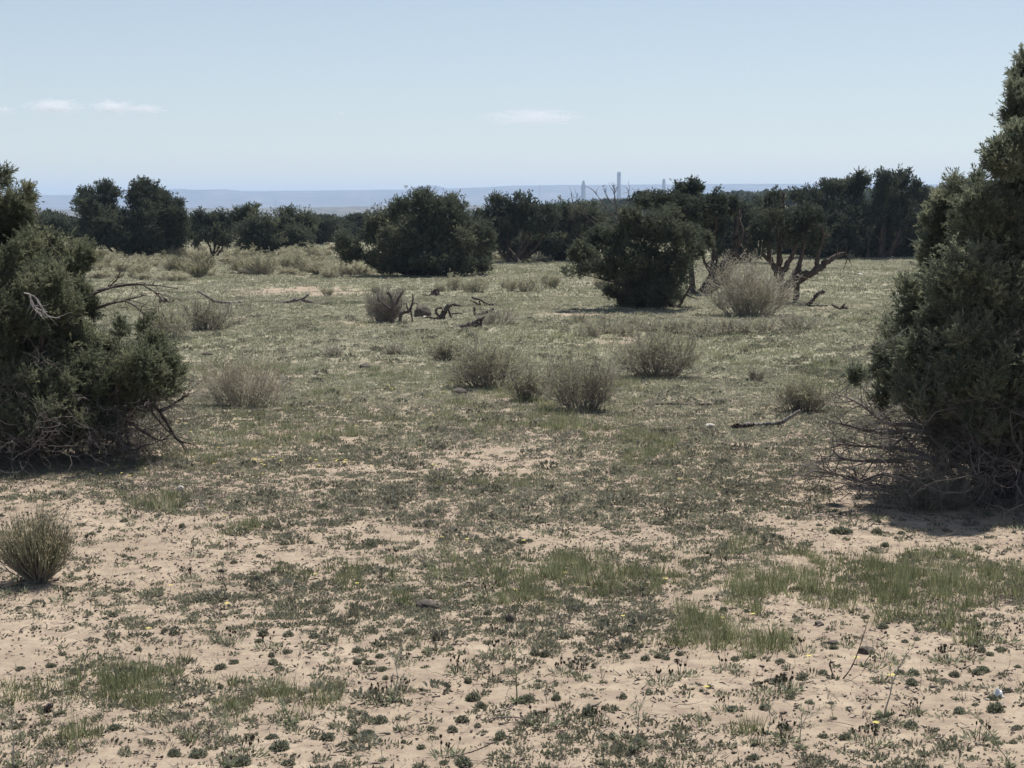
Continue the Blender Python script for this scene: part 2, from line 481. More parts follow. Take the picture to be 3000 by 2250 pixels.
def ell(lst, px, py):
    s = np.zeros_like(px)
    pw = np.maximum(py - 600, 60) / 1000
    qx = px + 170 * pw * (fbm(px / 150 / pw ** .5, py / 30 / pw, 301, 4) - .5) * 2; qy = py + 75 * pw * (fbm(px / 120 / pw ** .5, py / 24 / pw, 305, 4) - .5) * 2
    for (cx, cy, rx, ry, k) in lst:
        d = ((qx - cx) / rx) ** 2 + ((qy - cy) / ry) ** 2
        s = np.maximum(s, k * (1 - smooth(0.1, 2.2, d)))
    return s


def fields(x, y):
    """cover and grass amounts of the terrain at x, y"""
    px, py = project(x, y, np.zeros_like(x))
    base = np.interp(py, [700, 950, 1250, 1400, 1550, 1800, 2000, 2300], [1.1, 1.05, .95, .72, .60, .50, .42, .38])
    n = fbm(x / 0.75, y / 1.1, 21, 4); n2 = fbm(x / 3.1, y / 4.5, 31, 3)
    c = base + (n - 0.5) * 1.5 * np.interp(py, [700, 1000, 1300, 1700], [.35, .5, 1, 1.35]) + (n2 - 0.5) * 0.7
    c = c - 0.80 * ell(BARE, px, py) + 0.55 * ell(COVER, px, py)
    g = ell(GRASS, px, py) * 0.9 + (fbm(x / 1.3, y / 1.9, 41, 3) - 0.52) * 1.1 + np.interp(py, [800, 1300, 1500], [.12, .08, -.1])
    return np.clip(c, 0, 1), np.clip(g, 0, 1)


# ------------------------------------------------------------------ terrain
def build_ground():
    radii = np.concatenate([[0.4, 2], np.geomspace(3.5, 60, 430), np.geomspace(61, 700, 150), np.geomspace(730, 7000, 50)])
    fine = np.linspace(-0.5, 0.5, 560)
    coarse = np.linspace(0.5, 2 * np.pi - 0.5, 84)[1:-1]
    ang = np.concatenate([fine, coarse])
    Rr, A = np.meshgrid(radii, ang, indexing='ij')
    X = Rr * np.sin(A); Y = Rr * np.cos(A)
    Z = height(X, Y)
    near = 1 - smooth(12, 40, Rr)
    Z = Z + near * 0.016 * (fbm(X / 0.16, Y / 0.16, 77, 3) - 0.5)
    c, g = fields(X.ravel(), Y.ravel()); c = c * smooth(9, 26, Rr.ravel())
    n, m = X.shape
    idx = np.arange(n * m).reshape(n, m)
    nx = np.roll(idx, -1, 1)
    f = np.stack([idx[:-1], idx[1:], nx[1:], nx[:-1]], -1).reshape(-1, 4)
    mb = MB()
    mb.add(np.stack([X, Y, Z], -1).reshape(-1, 3), f4=f, tint=c)
    ctr = mb.n
    mb.add([[0, 0, float(height(0, 0))]], tint=.3)
    mb.f3.append(np.stack([np.full(m, ctr), idx[0], nx[0]], -1).astype(np.int32))
    me = mb.mesh('ground', True)
    mat, nt, N, L = new_mat('sandy_soil')
    geo = N.new('ShaderNodeNewGeometry')

    def noise(scale, detail=5, rough=0.55):
        q = N.new('ShaderNodeTexNoise'); q.inputs['Scale'].default_value = scale; q.inputs['Detail'].default_value = detail
        q.inputs['Roughness'].default_value = rough
        L.new(geo.outputs['Position'], q.inputs['Vector']); return q

    def mix(fac, a, b):
        q = N.new('ShaderNodeMix'); q.data_type = 'RGBA'
        L.new(fac, q.inputs['Factor'])
        for sock, val in ((q.inputs['A'], a), (q.inputs['B'], b)):
            if isinstance(val, tuple): sock.default_value = (*val, 1)
            else: L.new(val, sock)
        return q.outputs['Result']
    n1 = noise(1.5, 7, .62); n2 = noise(9, 6, .65); n3 = noise(60, 4, .6)
    r1 = ramp(N, [(0.3, (0.285, 0.226, 0.165)), (0.7, (0.415, 0.337, 0.25))]); L.new(n1.outputs['Fac'], r1.inputs[0])
    r2 = ramp(N, [(0.42, (1, 1, 1)), (0.62, (0, 0, 0))]); L.new(n2.outputs['Fac'], r2.inputs[0])
    soil = mix(r2.outputs[0], (0.255, 0.198, 0.15), r1.outputs[0])
    r3 = ramp(N, [(0.60, (0, 0, 0)), (0.72, (0.8, 0.8, 0.8))]); L.new(n3.outputs['Fac'], r3.inputs[0])
    soil = mix(r3.outputs[0], soil, (0.17, 0.125, 0.095))
    at_ = N.new('ShaderNodeAttribute'); at_.attribute_name = 'tint'
    n4 = noise(14, 5, .7); rr = ramp(N, [(0.35, (0.205, 0.198, 0.135)), (0.65, (0.305, 0.29, 0.205))]); L.new(n4.outputs['Fac'], rr.inputs[0])
    cm = N.new('ShaderNodeMath'); cm.operation = 'ADD'
    sc = N.new('ShaderNodeMath'); sc.operation = 'MULTIPLY_ADD'; sc.inputs[1].default_value = 1.2; sc.inputs[2].default_value = -0.6
    L.new(n2.outputs['Fac'], sc.inputs[0]); L.new(at_.outputs['Fac'], cm.inputs[0]); L.new(sc.outputs[0], cm.inputs[1])
    rc = ramp(N, [(0.42, (0, 0, 0)), (0.85, (0.85, 0.85, 0.85))]); L.new(cm.outputs[0], rc.inputs[0])
    col = mix(rc.outputs[0], soil, rr.outputs[0])
    p = N.new('ShaderNodeBsdfPrincipled'); p.inputs['Roughness'].default_value = 0.95; p.inputs['Specular IOR Level'].default_value = 0.1
    L.new(col, p.inputs['Base Color'])
    b1 = N.new('ShaderNodeBump'); b1.inputs['Strength'].default_value = 0.7; b1.inputs['Distance'].default_value = 0.02; L.new(n2.outputs['Fac'], b1.inputs['Height'])
    b2 = N.new('ShaderNodeBump'); b2.inputs['Strength'].default_value = 0.7; b2.inputs['Distance'].default_value = 0.006; L.new(n3.outputs['Fac'], b2.inputs['Height'])
    L.new(b1.outputs[0], b2.inputs['Normal']); L.new(b2.outputs[0], p.inputs['Normal'])
    o = N.new('ShaderNodeOutputMaterial'); L.new(p.outputs[0], o.inputs[0])
    tag(link('ground', me, mat), 'sandy desert ground with patches of low plants', kind='structure')


def hill_mat(name, c1, c2, c3, scale):
    m, nt, N, L = new_mat(name)
    g = N.new('ShaderNodeNewGeometry')
    n = N.new('ShaderNodeTexNoise'); n.inputs['Scale'].default_value = scale; n.inputs['Detail'].default_value = 8; n.inputs['Roughness'].default_value = .65
    L.new(g.outputs['Position'], n.inputs['Vector'])
    r = ramp(N, [(0.38, c1), (0.52, c2), (0.66, c3)]); L.new(n.outputs['Fac'], r.inputs[0])
    p = N.new('ShaderNodeBsdfPrincipled'); p.inputs['Roughness'].default_value = 1; p.inputs['Specular IOR Level'].default_value = 0
    L.new(r.outputs[0], p.inputs['Base Color'])
    o = N.new('ShaderNodeOutputMaterial'); L.new(p.outputs[0], o.inputs[0])
    return m


def build_hills():
    # far tableland: skyline row of the photograph by column
    xs = [-1500, -300, 0, 100, 220, 330, 480, 530, 590, 664, 720, 900, 1190, 1220, 1252, 1285, 1310, 1420, 1500, 1700, 1900, 2100, 2400, 2800, 3300, 4500]
    ys = [566, 570, 571, 571, 571, 564, 557, 554, 557, 555.5, 561, 559.5, 556, 549, 544, 546, 553, 550, 545, 542.5, 541.5, 540.5, 540, 541, 544, 548]
    px = np.linspace(-1500, 4500, 900)
    top = np.interp(px, xs, ys) + (fbm(px / 40, px * 0, 91, 4) - .5) * 2.0
    dist = np.concatenate([[4300], np.linspace(4600, 6000, 30), np.linspace(6100, 8200, 8)])
    P = []
    for d in dist:
        az = (px - CX) / F
        x = az * d; y = np.full_like(px, d)
        ztop = CAMZ + (HZ - top) * 6000 / F
        prof = smooth(4500, 5980, d) ** 1.3
        base = -9.5
        z = base + (ztop - base) * prof + (fbm(x / 260, y / 200, 95, 4) - .5) * 16 * prof * (1 - smooth(5600, 5980, d))
        if d > 6000: z = ztop - (d - 6000) * 0.02
        if d == dist[0]: z = np.full_like(px, -30.0)
        P.append(np.stack([x, y, z], -1))
    P = np.array(P); n, m = P.shape[:2]
    idx = np.arange(n * m).reshape(n, m)
    f = np.stack([idx[:-1, :-1], idx[:-1, 1:], idx[1:, 1:], idx[1:, :-1]], -1).reshape(-1, 4)
    mb = MB(); mb.add(P.reshape(-1, 3), f4=f)
    tag(link('far_hills', mb.mesh('far_hills', True), hill_mat('tableland', (0.060, 0.062, 0.062), (0.125, 0.115, 0.108), (0.20, 0.175, 0.15), 0.012)), 'long flat tableland on the horizon', kind='structure')
    # low wooded rise in front of it
    px = np.linspace(-1500, 4500, 700)
    top = np.interp(px, [-1500, 100, 500, 900, 1100, 1500, 3000, 4500], [614, 613, 610, 607, 604, 600, 596, 596]) + (fbm(px / 55, px * 0, 92, 4) - .5) * 4
    P = []
    dist = np.concatenate([[2000], np.linspace(2100, 2700, 14), np.linspace(2800, 3600, 6)])
    for d in dist:
        x = (px - CX) / F * d; y = np.full_like(px, d)
        ztop = CAMZ + (HZ - top) * 2700 / F
        z = -12 + (ztop + 12) * smooth(2050, 2700, d) + (fbm(x / 90, y / 90, 96, 4) - .5) * 3 * (1 - smooth(2500, 2700, d))
        if d > 2700: z = ztop - (d - 2700) * 0.012
        if d == 2000: z = np.full_like(px, -20.0)
        P.append(np.stack([x, y, z], -1))
    P = np.array(P); n, m = P.shape[:2]
    idx = np.arange(n * m).reshape(n, m)
    f = np.stack([idx[:-1, :-1], idx[:-1, 1:], idx[1:, 1:], idx[1:, :-1]], -1).reshape(-1, 4)
    mb = MB(); mb.add(P.reshape(-1, 3), f4=f)
    tag(link('hills', mb.mesh('hills', True), hill_mat('wooded_rise', (0.055, 0.056, 0.04), (0.11, 0.095, 0.07), (0.28, 0.23, 0.17), 0.05)), 'low scrub covered rise before the tableland', kind='structure')


# ------------------------------------------------------------------ small plant fields (uncountable)
def field_points(n_try, y0, y1, rng, spread=0.345):
    y = np.sqrt(rng.random(n_try) * (y1 ** 2 - y0 ** 2) + y0 ** 2)
    x = (rng.random(n_try) * 2 - 1) * (spread * y + 0.5)
    return x, y


def blades_at(mb, x, y, n, rad, L, W, spread, rng, tint_c, lean=None, shape=tris, tw=0.35, z0=0.0):
    """tufts of n blades at x, y; L, W arrays per tuft"""
    m = len(x)
    I = np.repeat(np.arange(m), n); k = len(I)
    a = rng.random(k) * 2 * np.pi; r = np.sqrt(rng.random(k)) * rad[I]
    bx = x[I] + np.cos(a) * r; by = y[I] + np.sin(a) * r
    bz = height(bx, by) + z0 - 0.004
    d = unit(np.stack([np.cos(a) * r / np.maximum(rad[I], 1e-4) * spread + rng.normal(size=k) * 0.3 * spread, np.sin(a) * r / np.maximum(rad[I], 1e-4) * spread + rng.normal(size=k) * 0.3 * spread, np.ones(k)], -1))
    t = np.clip(tint_c[I] * (1 - tw) + tw * rng.random(k), 0, 1)
    shape(mb, np.stack([bx, by, bz], -1), d, L[I] * (0.5 + 0.8 * rng.random(k)), W[I] * (0.7 + 0.6 * rng.random(k)), t, rng)


def build_cover():
    rng = np.random.default_rng(11)
    gm, mm, dm = MB(), MB(), MB()
    bands = [(5.0, 10, 15500, 16, 1.0, 0.52), (10, 15, 21500, 14, 1.15, 0.52), (15, 24, 40000, 11, 1.5, 0.52), (24, 40, 50000, 8, 2.2, 0.48), (40, 75, 50000, 6, 3.6, 0.45), (75, 190, 48000, 5, 7.0, 0.42)]
    for (y0, y1, n, nb, s, sp) in bands:
        x, y = field_points(n, y0, y1, rng, sp)
        c, g = fields(x, y)
        pt = fbm(x / 0.5, y / 0.5, 55, 3); pl = fbm(x / 2.3, y / 3.4, 57, 3)
        keep = rng.random(n) < np.clip(np.maximum(c * 1.15 - 0.12, 0.09 if y0 < 14 else 0.08), 0, 1)
        x, y, c, g, pt, pl = x[keep], y[keep], c[keep], g[keep], pt[keep], pl[keep]
        m = len(x)
        u = rng.random(m)
        isg = u < g * (0.35 if y0 < 20 else 0.75)
        isd = (~isg) & (u > (0.86 if y0 < 20 else .94) - 0.5 * np.clip((pl - 0.55) * 3, 0, 1))
        ism = ~isg & ~isd
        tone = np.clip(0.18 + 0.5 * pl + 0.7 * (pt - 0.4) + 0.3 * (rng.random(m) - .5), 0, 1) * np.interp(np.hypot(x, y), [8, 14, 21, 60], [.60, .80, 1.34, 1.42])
        s2 = s ** 0.75
        # grass
        q = isg; k = q.sum()
        tall = 0.6 + 0.9 * np.clip(g[q], 0, 1)
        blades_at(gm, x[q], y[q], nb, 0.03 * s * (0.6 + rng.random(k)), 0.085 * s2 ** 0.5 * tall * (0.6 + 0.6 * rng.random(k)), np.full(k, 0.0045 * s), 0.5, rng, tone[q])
        # low mats
        q = ism; k = q.sum(); R = 0.035 * s * (0.5 + rng.random(k) ** 2 * 1.3)
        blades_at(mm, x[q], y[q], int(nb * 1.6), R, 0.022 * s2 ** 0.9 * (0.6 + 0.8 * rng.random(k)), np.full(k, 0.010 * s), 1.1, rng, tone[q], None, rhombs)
        # dead stubble
        q = isd; k = q.sum(); R = 0.035 * s * (0.5 + rng.random(k) * 1.2)
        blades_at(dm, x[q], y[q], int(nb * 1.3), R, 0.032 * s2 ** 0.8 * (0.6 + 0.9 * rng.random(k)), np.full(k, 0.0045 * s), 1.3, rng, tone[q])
    n = 26000
    x, y = field_points(n, 6.2, 24, rng, 0.36)
    c, g = fields(x, y)
    q = rng.random(n) < np.clip(g * 1.2 - .25, 0, 1) * np.clip((fbm(x / .5, y / .7, 91, 3) - .38) * 6, 0, 1)
    x, y, g = x[q], y[q], g[q]; n = len(x)
    f = 1 + .35 * (y > 14)
    blades_at(gm, x, y, 46, (0.022 + 0.05 * rng.random(n)) * f, (0.048 + .095 * rng.random(n) * np.clip(g, .3, 1)) * f, np.full(n, 0.0042) * f, 0.42, rng, np.clip(.12 + .55 * rng.random(n), 0, 1) + .5 * (rng.random(n) < .12), tw=.45)
    tag(link('grass', gm.mesh('grass'), M['grass']), 'short green spring grass', kind='stuff')
    tag(link('ground_cover', mm.mesh('ground_cover'), M['mat']), 'low grey green plant mats', kind='stuff')
    tag(link('dead_stubble', dm.mesh('dead_stubble'), M['dead_mat']), 'dead grey plant stubble', kind='stuff')
    # litter: sticks, crumbs, crusts on the sand
    lm = MB()
    n = 84000
    x, y = field_points(n, 5.0, 20, rng, 0.5)
    z = height(x, y) + 0.003
    keepn = fbm(x / 0.35, y / 0.35, 63, 3) > 0.40
    x, y, z = x[keepn], y[keepn], z[keepn]; n = len(x)
    a = rng.random(n) * 2 * np.pi
    d = np.stack([np.cos(a), np.sin(a) * 0.8, rng.normal(size=n) * 0.12], -1)
    ln = 0.010 + 0.045 * rng.random(n) ** 3
    P = np.stack([x, y, z], -1)
    twigs(lm, P, d, ln, 0.0018 + 0.0055 * rng.random(n) ** 2, 0, 0.5, 3, 4, rng.random(n) ** 1.3, rng)
    n = 1500
    x, y = field_points(n, 6.0, 14, rng, 0.36)
    a = rng.random(n) * 2 * np.pi
    twigs(lm, np.stack([x, y, height(x, y) + 0.006], -1), np.stack([np.cos(a), np.sin(a), rng.random(n) * 0.15], -1), 0.05 + 0.16 * rng.random(n) ** 2, 0.0016, 0.05, 0.7, 6, 4, rng.random(n), rng)
    n = 7000
    x, y = field_points(n, 6.0, 15, rng, 0.36)
    q = fbm(x / .5, y / .5, 67, 3) > .47; x, y = x[q], y[q]; n = len(x)
    r = .0018 + .0060 * rng.random(n) ** 2.2; a = rng.random(n) * 6.28
    dv = np.stack([np.cos(a), np.sin(a), 0 * a], -1) * (r * (1 + rng.random(n)))[:, None]
    c0 = np.stack([x, y, height(x, y) + .003 + r * .3], -1)
    tubes(lm, np.stack([c0 - dv, c0 + rng.normal(size=(n, 3)) * .0008, c0 + dv], 1), np.stack([.3 * r, r, .35 * r], 1), 6, .75 * rng.random(n))
    n = 2600
    x, y = field_points(n, 6.0, 15, rng, 0.36)
    q = fbm(x / .7, y / .9, 69, 3) > .46; x, y = x[q], y[q]; n = len(x)
    twigs(lm, np.stack([x, y, height(x, y) - .004], -1), np.stack([rng.normal(size=n) * .5, rng.normal(size=n) * .5, np.ones(n)], -1), .03 + .08 * rng.random(n) ** 1.6, .0013, .25, .5, 5, 3, .45 + .5 * rng.random(n), rng)
    tag(link('litter', lm.mesh('litter'), M['litter']), 'twigs and crumbs of dry litter on the sand', kind='stuff')


# ------------------------------------------------------------------ small countable plants
def cushion_mesh(rng, k):
    mb = MB()
    n = 260
    d = rand_dir(n, rng); d[:, 2] = np.abs(d[:, 2]) * 0.9 + 0.02; d = unit(d)
    lump = 1 + 0.9 * (fbm(d[:, 0] * 2 + k, d[:, 1] * 2, 200 + k, 3) - .5)
    c = d * np.array([1, 1, 0.85]) * lump[:, None] * 0.78
    rhombs(mb, c, unit(d + np.array([0, 0, .5]) + rng.normal(size=(n, 3)) * 0.35), 0.34 * (0.7 + 0.6 * rng.random(n)), 0.15, rng.random(n), rng)
    n = 90
    d = rand_dir(n, rng); d[:, 2] = np.abs(d[:, 2]); d = unit(d)
    rhombs(mb, d * np.array([1, 1, .85]) * 0.45, unit(d + rng.normal(size=(n, 3)) * .5), 0.5, 0.3, rng.random(n) * .3, rng)
    return mb.mesh('cushion_leaves')


def build_cushions():
    rng = np.random.default_rng(23)
    ms = [cushion_mesh(rng, k) for k in range(6)]
    for m_ in ms: m_.materials.append(M['cushion'])
    marked = [(2410, 1975, 30), (2255, 1997, 26), (2285, 1995, 32), (2222, 2005, 18), (2350, 1990, 28), (2078, 2015, 20), (2145, 2082, 34), (2370, 2062, 26), (2315, 2048, 32), (2240, 2075, 26), (2300, 2135, 36),
              (2475, 2165, 32), (2667, 2127, 42), (2670, 2005, 32), (2637, 1972, 26), (2797, 1980, 28), (2810, 2090, 40), (2917, 2085, 48), (2905, 2048, 36), (2950, 2025, 30), (2880, 1967, 38), (2930, 1905, 28), (2900, 1920, 24),
              (2982, 1955, 20), (2980, 2135, 30), (2968, 2180, 30), (2685, 1877, 22), (2652, 1883, 20), (2585, 1838, 26), (2535, 1812, 24), (2680, 1834, 18), (2915, 1830, 28), (2200, 1926, 30), (2285, 1940, 22), (2320, 1925, 24),
              (1568, 1918, 28), (1595, 1920, 32), (1755, 1922, 24), (1830, 1928, 26), (1890, 1935, 32), (1928, 1928, 28), (1952, 1932, 20), (1990, 1917, 24), (1047, 1910, 28), (1113, 1925, 24), (1047, 1945, 30), (1083, 1945, 28),
              (1120, 1965, 36), (1130, 1988, 22), (1322, 1902, 20), (1372, 1998, 28), (1385, 2050, 46), (1408, 2070, 30), (1355, 2113, 42), (1325, 2142, 36), (1115, 2113, 42), (1072, 2102, 28), (1030, 2102, 24), (1075, 2155, 48),
              (1035, 2148, 26), (1265, 2140, 24), (1465, 2165, 42), (1655, 2165, 32), (1725, 2095, 52), (1825, 2045, 26), (1630, 2050, 34), (1578, 1998, 18), (1250, 2026, 12), (1360, 2240, 60), (1300, 2240, 26), (1545, 2055, 40),
              (800, 1945, 32), (820, 1962, 22), (795, 1922, 22), (840, 1912, 22), (645, 1960, 34), (510, 1860, 32), (770, 1860, 28), (845, 1863, 30), (920, 1868, 26), (760, 1882, 24), (460, 1965, 34), (405, 1905, 26), (685, 1945, 24),
              (820, 2195, 48), (795, 2165, 40), (845, 2240, 40), (710, 2240, 44), (580, 2215, 40), (510, 2212, 34), (335, 2135, 36), (960, 2165, 42), (220, 1970, 28), (150, 1955, 24), (60, 1960, 24), (365, 1632, 18), (382, 1638, 18),
              (268, 1565, 18), (685, 1650, 18), (760, 1632, 18), (822, 1650, 16), (1840, 1842, 24), (1470, 1858, 30), (1205, 1855, 30), (2600, 1490, 16), (2570, 1530, 22), (2555, 1524, 14), (2400, 1540, 20), (2195, 1566, 18), (2240, 1572, 20),
              (2685, 1613, 16), (2455, 1560, 42), (2475, 1562, 30), (2570, 1562, 40), (2640, 1565, 26), (2120, 1790, 22), (1905, 1808, 18), (290, 1560, 14), (2970, 1562, 14), (1500, 1812, 30), (1430, 1800, 24), (1475, 1690, 26), (1085, 1600, 26)]
    items = []
    for (px, py, w) in marked:
        p = ground(px, py); items.append((p, w * 0.56 * p[1] / F, True))
    while len(items) < 300:
        x, y = field_points(1, 6.6, 13.5, rng, 0.30)
        c, g = fields(x, y)
        if rng.random() > 0.35 + 0.4 * c[0] or g[0] > 0.75: continue
        if fbm(x / 0.9, y / 1.3, 88, 3)[0] < 0.47: continue
        p = np.array([x[0], y[0], float(height(x[0], y[0]))])
        if any(np.hypot(p[0] - q[0][0], p[1] - q[0][1]) < 0.05 for q in items): continue
        items.append((p, 0.010 + 0.026 * rng.random() ** 2, False))
    first = None
    for p, r, mk in items:
        if first is None:
            o = first = link('cushion_plant', ms[0])
            tag(o, 'small dark grey green cushion plant on the sandy ground', 'plant', 'cushion plants dotted over the sand')
        else:
            o = first.copy(); COL.objects.link(o); o.data = ms[rng.integers(0, 6)]
        o.location = [float(p[0]), float(p[1]), float(p[2]) - r * 0.12]
        o.scale = (r * rng.uniform(.75, 1.3), r * rng.uniform(.75, 1.3), r * rng.uniform(.8, 1.3)); o.rotation_euler = (0, 0, rng.random() * 6.28)
    # the rest further off, as one mass
    mb = MB()
    n = 20000
    x, y = field_points(n, 5.5, 34, rng, 0.5)
    c, g = fields(x, y)
    q = rng.random(n) < np.clip(c * 1.1 - .15, .03, .9) * np.clip((fbm(x / .8, y / 1.3, 93, 3) - .36) * 6, 0, 1) * np.interp(y, [7, 13, 17, 34], [.45, .9, .45, .15])
    x, y = x[q], y[q]; n = len(x)
    r = (0.012 + 0.045 * rng.random(n) ** 2.2) * (1 + y / 50)
    I = np.repeat(np.arange(n), 46); k = len(I)
    d = rand_dir(k, rng); d[:, 2] = np.abs(d[:, 2]); d = unit(d) * np.array([1.25, 1.1, .8])
    P = np.stack([x[I], y[I], height(x, y)[I] - 0.004], -1) + d * r[I][:, None] * 0.75
    rhombs(mb, P, unit(d + np.array([0, 0, .5]) + rng.normal(size=(k, 3)) * .3), r[I] * 0.55, r[I] * 0.3, np.clip(rng.random(k) * .7 + .3 * rng.random(n)[I], 0, 1), rng)
    tag(link('small_cushion_plants', mb.mesh('small_cushion_plants'), M['mound_plant']), 'many small cushion plants further out', kind='stuff')


def build_rosettes():
    """leafy rosettes with dark bud stalks, and thin tall weeds"""
    rng = np.random.default_rng(31)
    protos = []
    for k in range(4):
        mb = MB(); n = 34
        a = rng.random(n) * 6.28; rr = np.sqrt(rng.random(n)) * 0.05
        base = np.stack([np.cos(a) * rr, np.sin(a) * rr * .8, np.full(n, 0.002)], -1)
        d = unit(np.stack([np.cos(a) * .8 + rng.normal(size=n) * .4, np.sin(a) * .8 + rng.normal(size=n) * .4, 0.35 + rng.random(n) * .7], -1))
        rhombs(mb, base, d, 0.022 + 0.018 * rng.random(n), 0.007, rng.random(n), rng)
        leaves = mb.mesh('leaves'); leaves.materials.append(M['rosette'])
        mb = MB(); n = 5 + k
        a = rng.random(n) * 6.28; rr = np.sqrt(rng.random(n)) * 0.03
        st = np.stack([np.cos(a) * rr, np.sin(a) * rr, np.zeros(n)], -1)
        P = twigs(mb, st, np.stack([rng.normal(size=n) * .2, rng.normal(size=n) * .2, np.ones(n)], -1), 0.035 + 0.03 * rng.random(n), 0.0014, 0, .3, 4, 4, np.full(n, .5), rng)
        for j in range(3):
            rhombs(mb, P[:, -1] - np.array([0, 0, .003]), unit(np.array([0, 0, 1.0]) + rng.normal(size=(n, 3)) * .15), 0.017, 0.009, rng.random(n) * .8, rng)
        stalks = mb.mesh('bud_stalks'); stalks.materials.append(M['bud'])
        r = thing('rosette_plant', (0, 0, 0), 'flat leafy rosette plant with short dark bud stalks', 'plant', 'rosette plants with dark buds')
        link('leaves', leaves, parent=r); link('bud_stalks', stalks, parent=r)
        protos.append(r)
    spots = [(2120, 1965), (2230, 2030), (2345, 1915), (2290, 2035), (1640, 1975), (1500, 1910), (1345, 1975), (1560, 1840), (1700, 1985), (1750, 2120), (1835, 2175), (1590, 2125), (2590, 1930), (2765, 1940), (2850, 1935), (2870, 1890), (2680, 2090), (2720, 2165),
             (2560, 2185), (2520, 2175), (2620, 2120), (2230, 2180), (2300, 2170), (2870, 2170), (2960, 1880), (2000, 1985), (350, 1660), (560, 1630), (680, 1625), (260, 1600), (1280, 1910), (1180, 2030), (780, 1900), (1110, 2060), (2480, 1895), (2560, 1960), (1430, 1750)]
    pts = [ground(*s) for s in spots]
    while len(pts) < 95:
        x, y = field_points(1, 6.6, 13, rng, 0.30)
        c, g = fields(x, y)
        if c[0] > 0.75 or g[0] > .7: continue
        pts.append(np.array([x[0], y[0], float(height(x[0], y[0]))]))
    for i, p in enumerate(pts):
        s = 0.75 + 0.6 * rng.random()
        if i < 4:
            protos[i].location = p.tolist(); protos[i].scale = (s, s, s)
        else:
            dup(protos[rng.integers(0, 4)], p, rng.random() * 6.28, s)
    # tall thin weeds
    protos = []
    for k in range(4):
        mb = MB()
        h = 1.0
        P = twigs(mb, np.zeros((1, 3)), np.array([[0.08 * rng.normal(), .05, 1]]), h, 0.016, 0, .35, 9, 5, .4, rng)
        n = 9
        st, dd, _ = on_lines(P, n, .2, .95, rng)
        P2 = twigs(mb, st, unit(dd * .7 + rng.normal(size=(n, 3)) * np.array([.8, .8, .25])), 0.16 + 0.25 * rng.random(n), .009, -.5, .4, 6, 4, .5, rng)
        stem = mb.mesh('stem'); stem.materials.append(M['brush_stem'] if k % 2 else M['rosette'])
        mb = MB(); n = 70
        st, dd, _ = on_lines(np.concatenate([P2]), n, .3, 1, rng)
        rhombs(mb, st, unit(dd + rng.normal(size=(n, 3)) * .7), 0.07 + .06 * rng.random(n), .022, rng.random(n), rng)
        n = 40; a = rng.random(n) * 6.28
        rhombs(mb, np.zeros((n, 3)), unit(np.stack([np.cos(a), np.sin(a), .2 + .5 * rng.random(n)], -1)), .14 + .1 * rng.random(n), .035, rng.random(n) * .6, rng)
        leaf = mb.mesh('leaves'); leaf.materials.append(M['rosette'])
        r = thing('tall_weed', (0, 0, 0), 'thin upright weed with a branching stalk and few leaves', 'weed', 'thin tall weeds in the near ground')
        link('stem', stem, parent=r); link('leaves', leaf, parent=r)
        protos.append(r)
    spots = [(1513, 2060, 160), (1155, 2055, 150), (855, 2120, 170), (2590, 2100, 200), (2440, 2105, 70), (2250, 2150, 90), (2345, 2195, 150), (2920, 2180, 120), (1855, 2200, 160), (1770, 2240, 110), (670, 2245, 190), (655, 1730, 70), (980, 2130, 90),
             (1120, 2230, 90), (2800, 2050, 70), (1440, 1925, 55), (1485, 1930, 50), (1765, 2000, 70), (1710, 1935, 50), (40, 2245, 170), (470, 2040, 90), (1050, 1880, 70), (1205, 1830, 60), (2530, 1950, 110), (300, 2000, 110), (1000, 2180, 60), (1600, 2210, 80), (1935, 2230, 90),
             (2060, 2140, 60), (2960, 2245, 120), (1180, 1770, 80), (2240, 1700, 70), (720, 2110, 100), (180, 2090, 110)]
    for i, (px, py, h) in enumerate(spots):
        p = ground(px, py); s = h * p[1] / F
        if i < 4:
            protos[i].location = p.tolist(); protos[i].scale = (s, s, s)
        else:
            dup(protos[rng.integers(0, 4)], p, rng.random() * 6.28, s)
    # yellow flowers
    mb = MB(); n = 16
    a = np.arange(n) / n * 6.28
    d = np.stack([np.cos(a), np.sin(a), .28 + .1 * rng.normal(size=n)], -1)
    side = np.stack([-np.sin(a), np.cos(a), np.zeros(n)], -1)
    b = np.array([0, 0, 1.0])
    v = np.stack([b + 0 * d, b + d * .35 - side * .11, b + d * .55, b + d * .35 + side * .11], 1).reshape(-1, 3)
    mb.add(v, f4=np.arange(4 * n).reshape(-1, 4), tint=np.repeat(rng.random(n), 4))
    pet = mb.mesh('petals'); pet.materials.append(M['petal'])
    mb = MB(); twigs(mb, np.zeros((1, 3)), np.array([[.05, 0, 1.]]), 1.0, .05, 0, .1, 5, 5, .3, rng)
    ste = mb.mesh('stalk'); ste.materials.append(M['rosette'])
    fl = thing('yellow_flower', (0, 0, 0), 'small bright yellow daisy-like flower low among the plants', 'flower', 'yellow flowers scattered in the ground cover')
    link('petals', pet, parent=fl); link('stalk', ste, parent=fl)
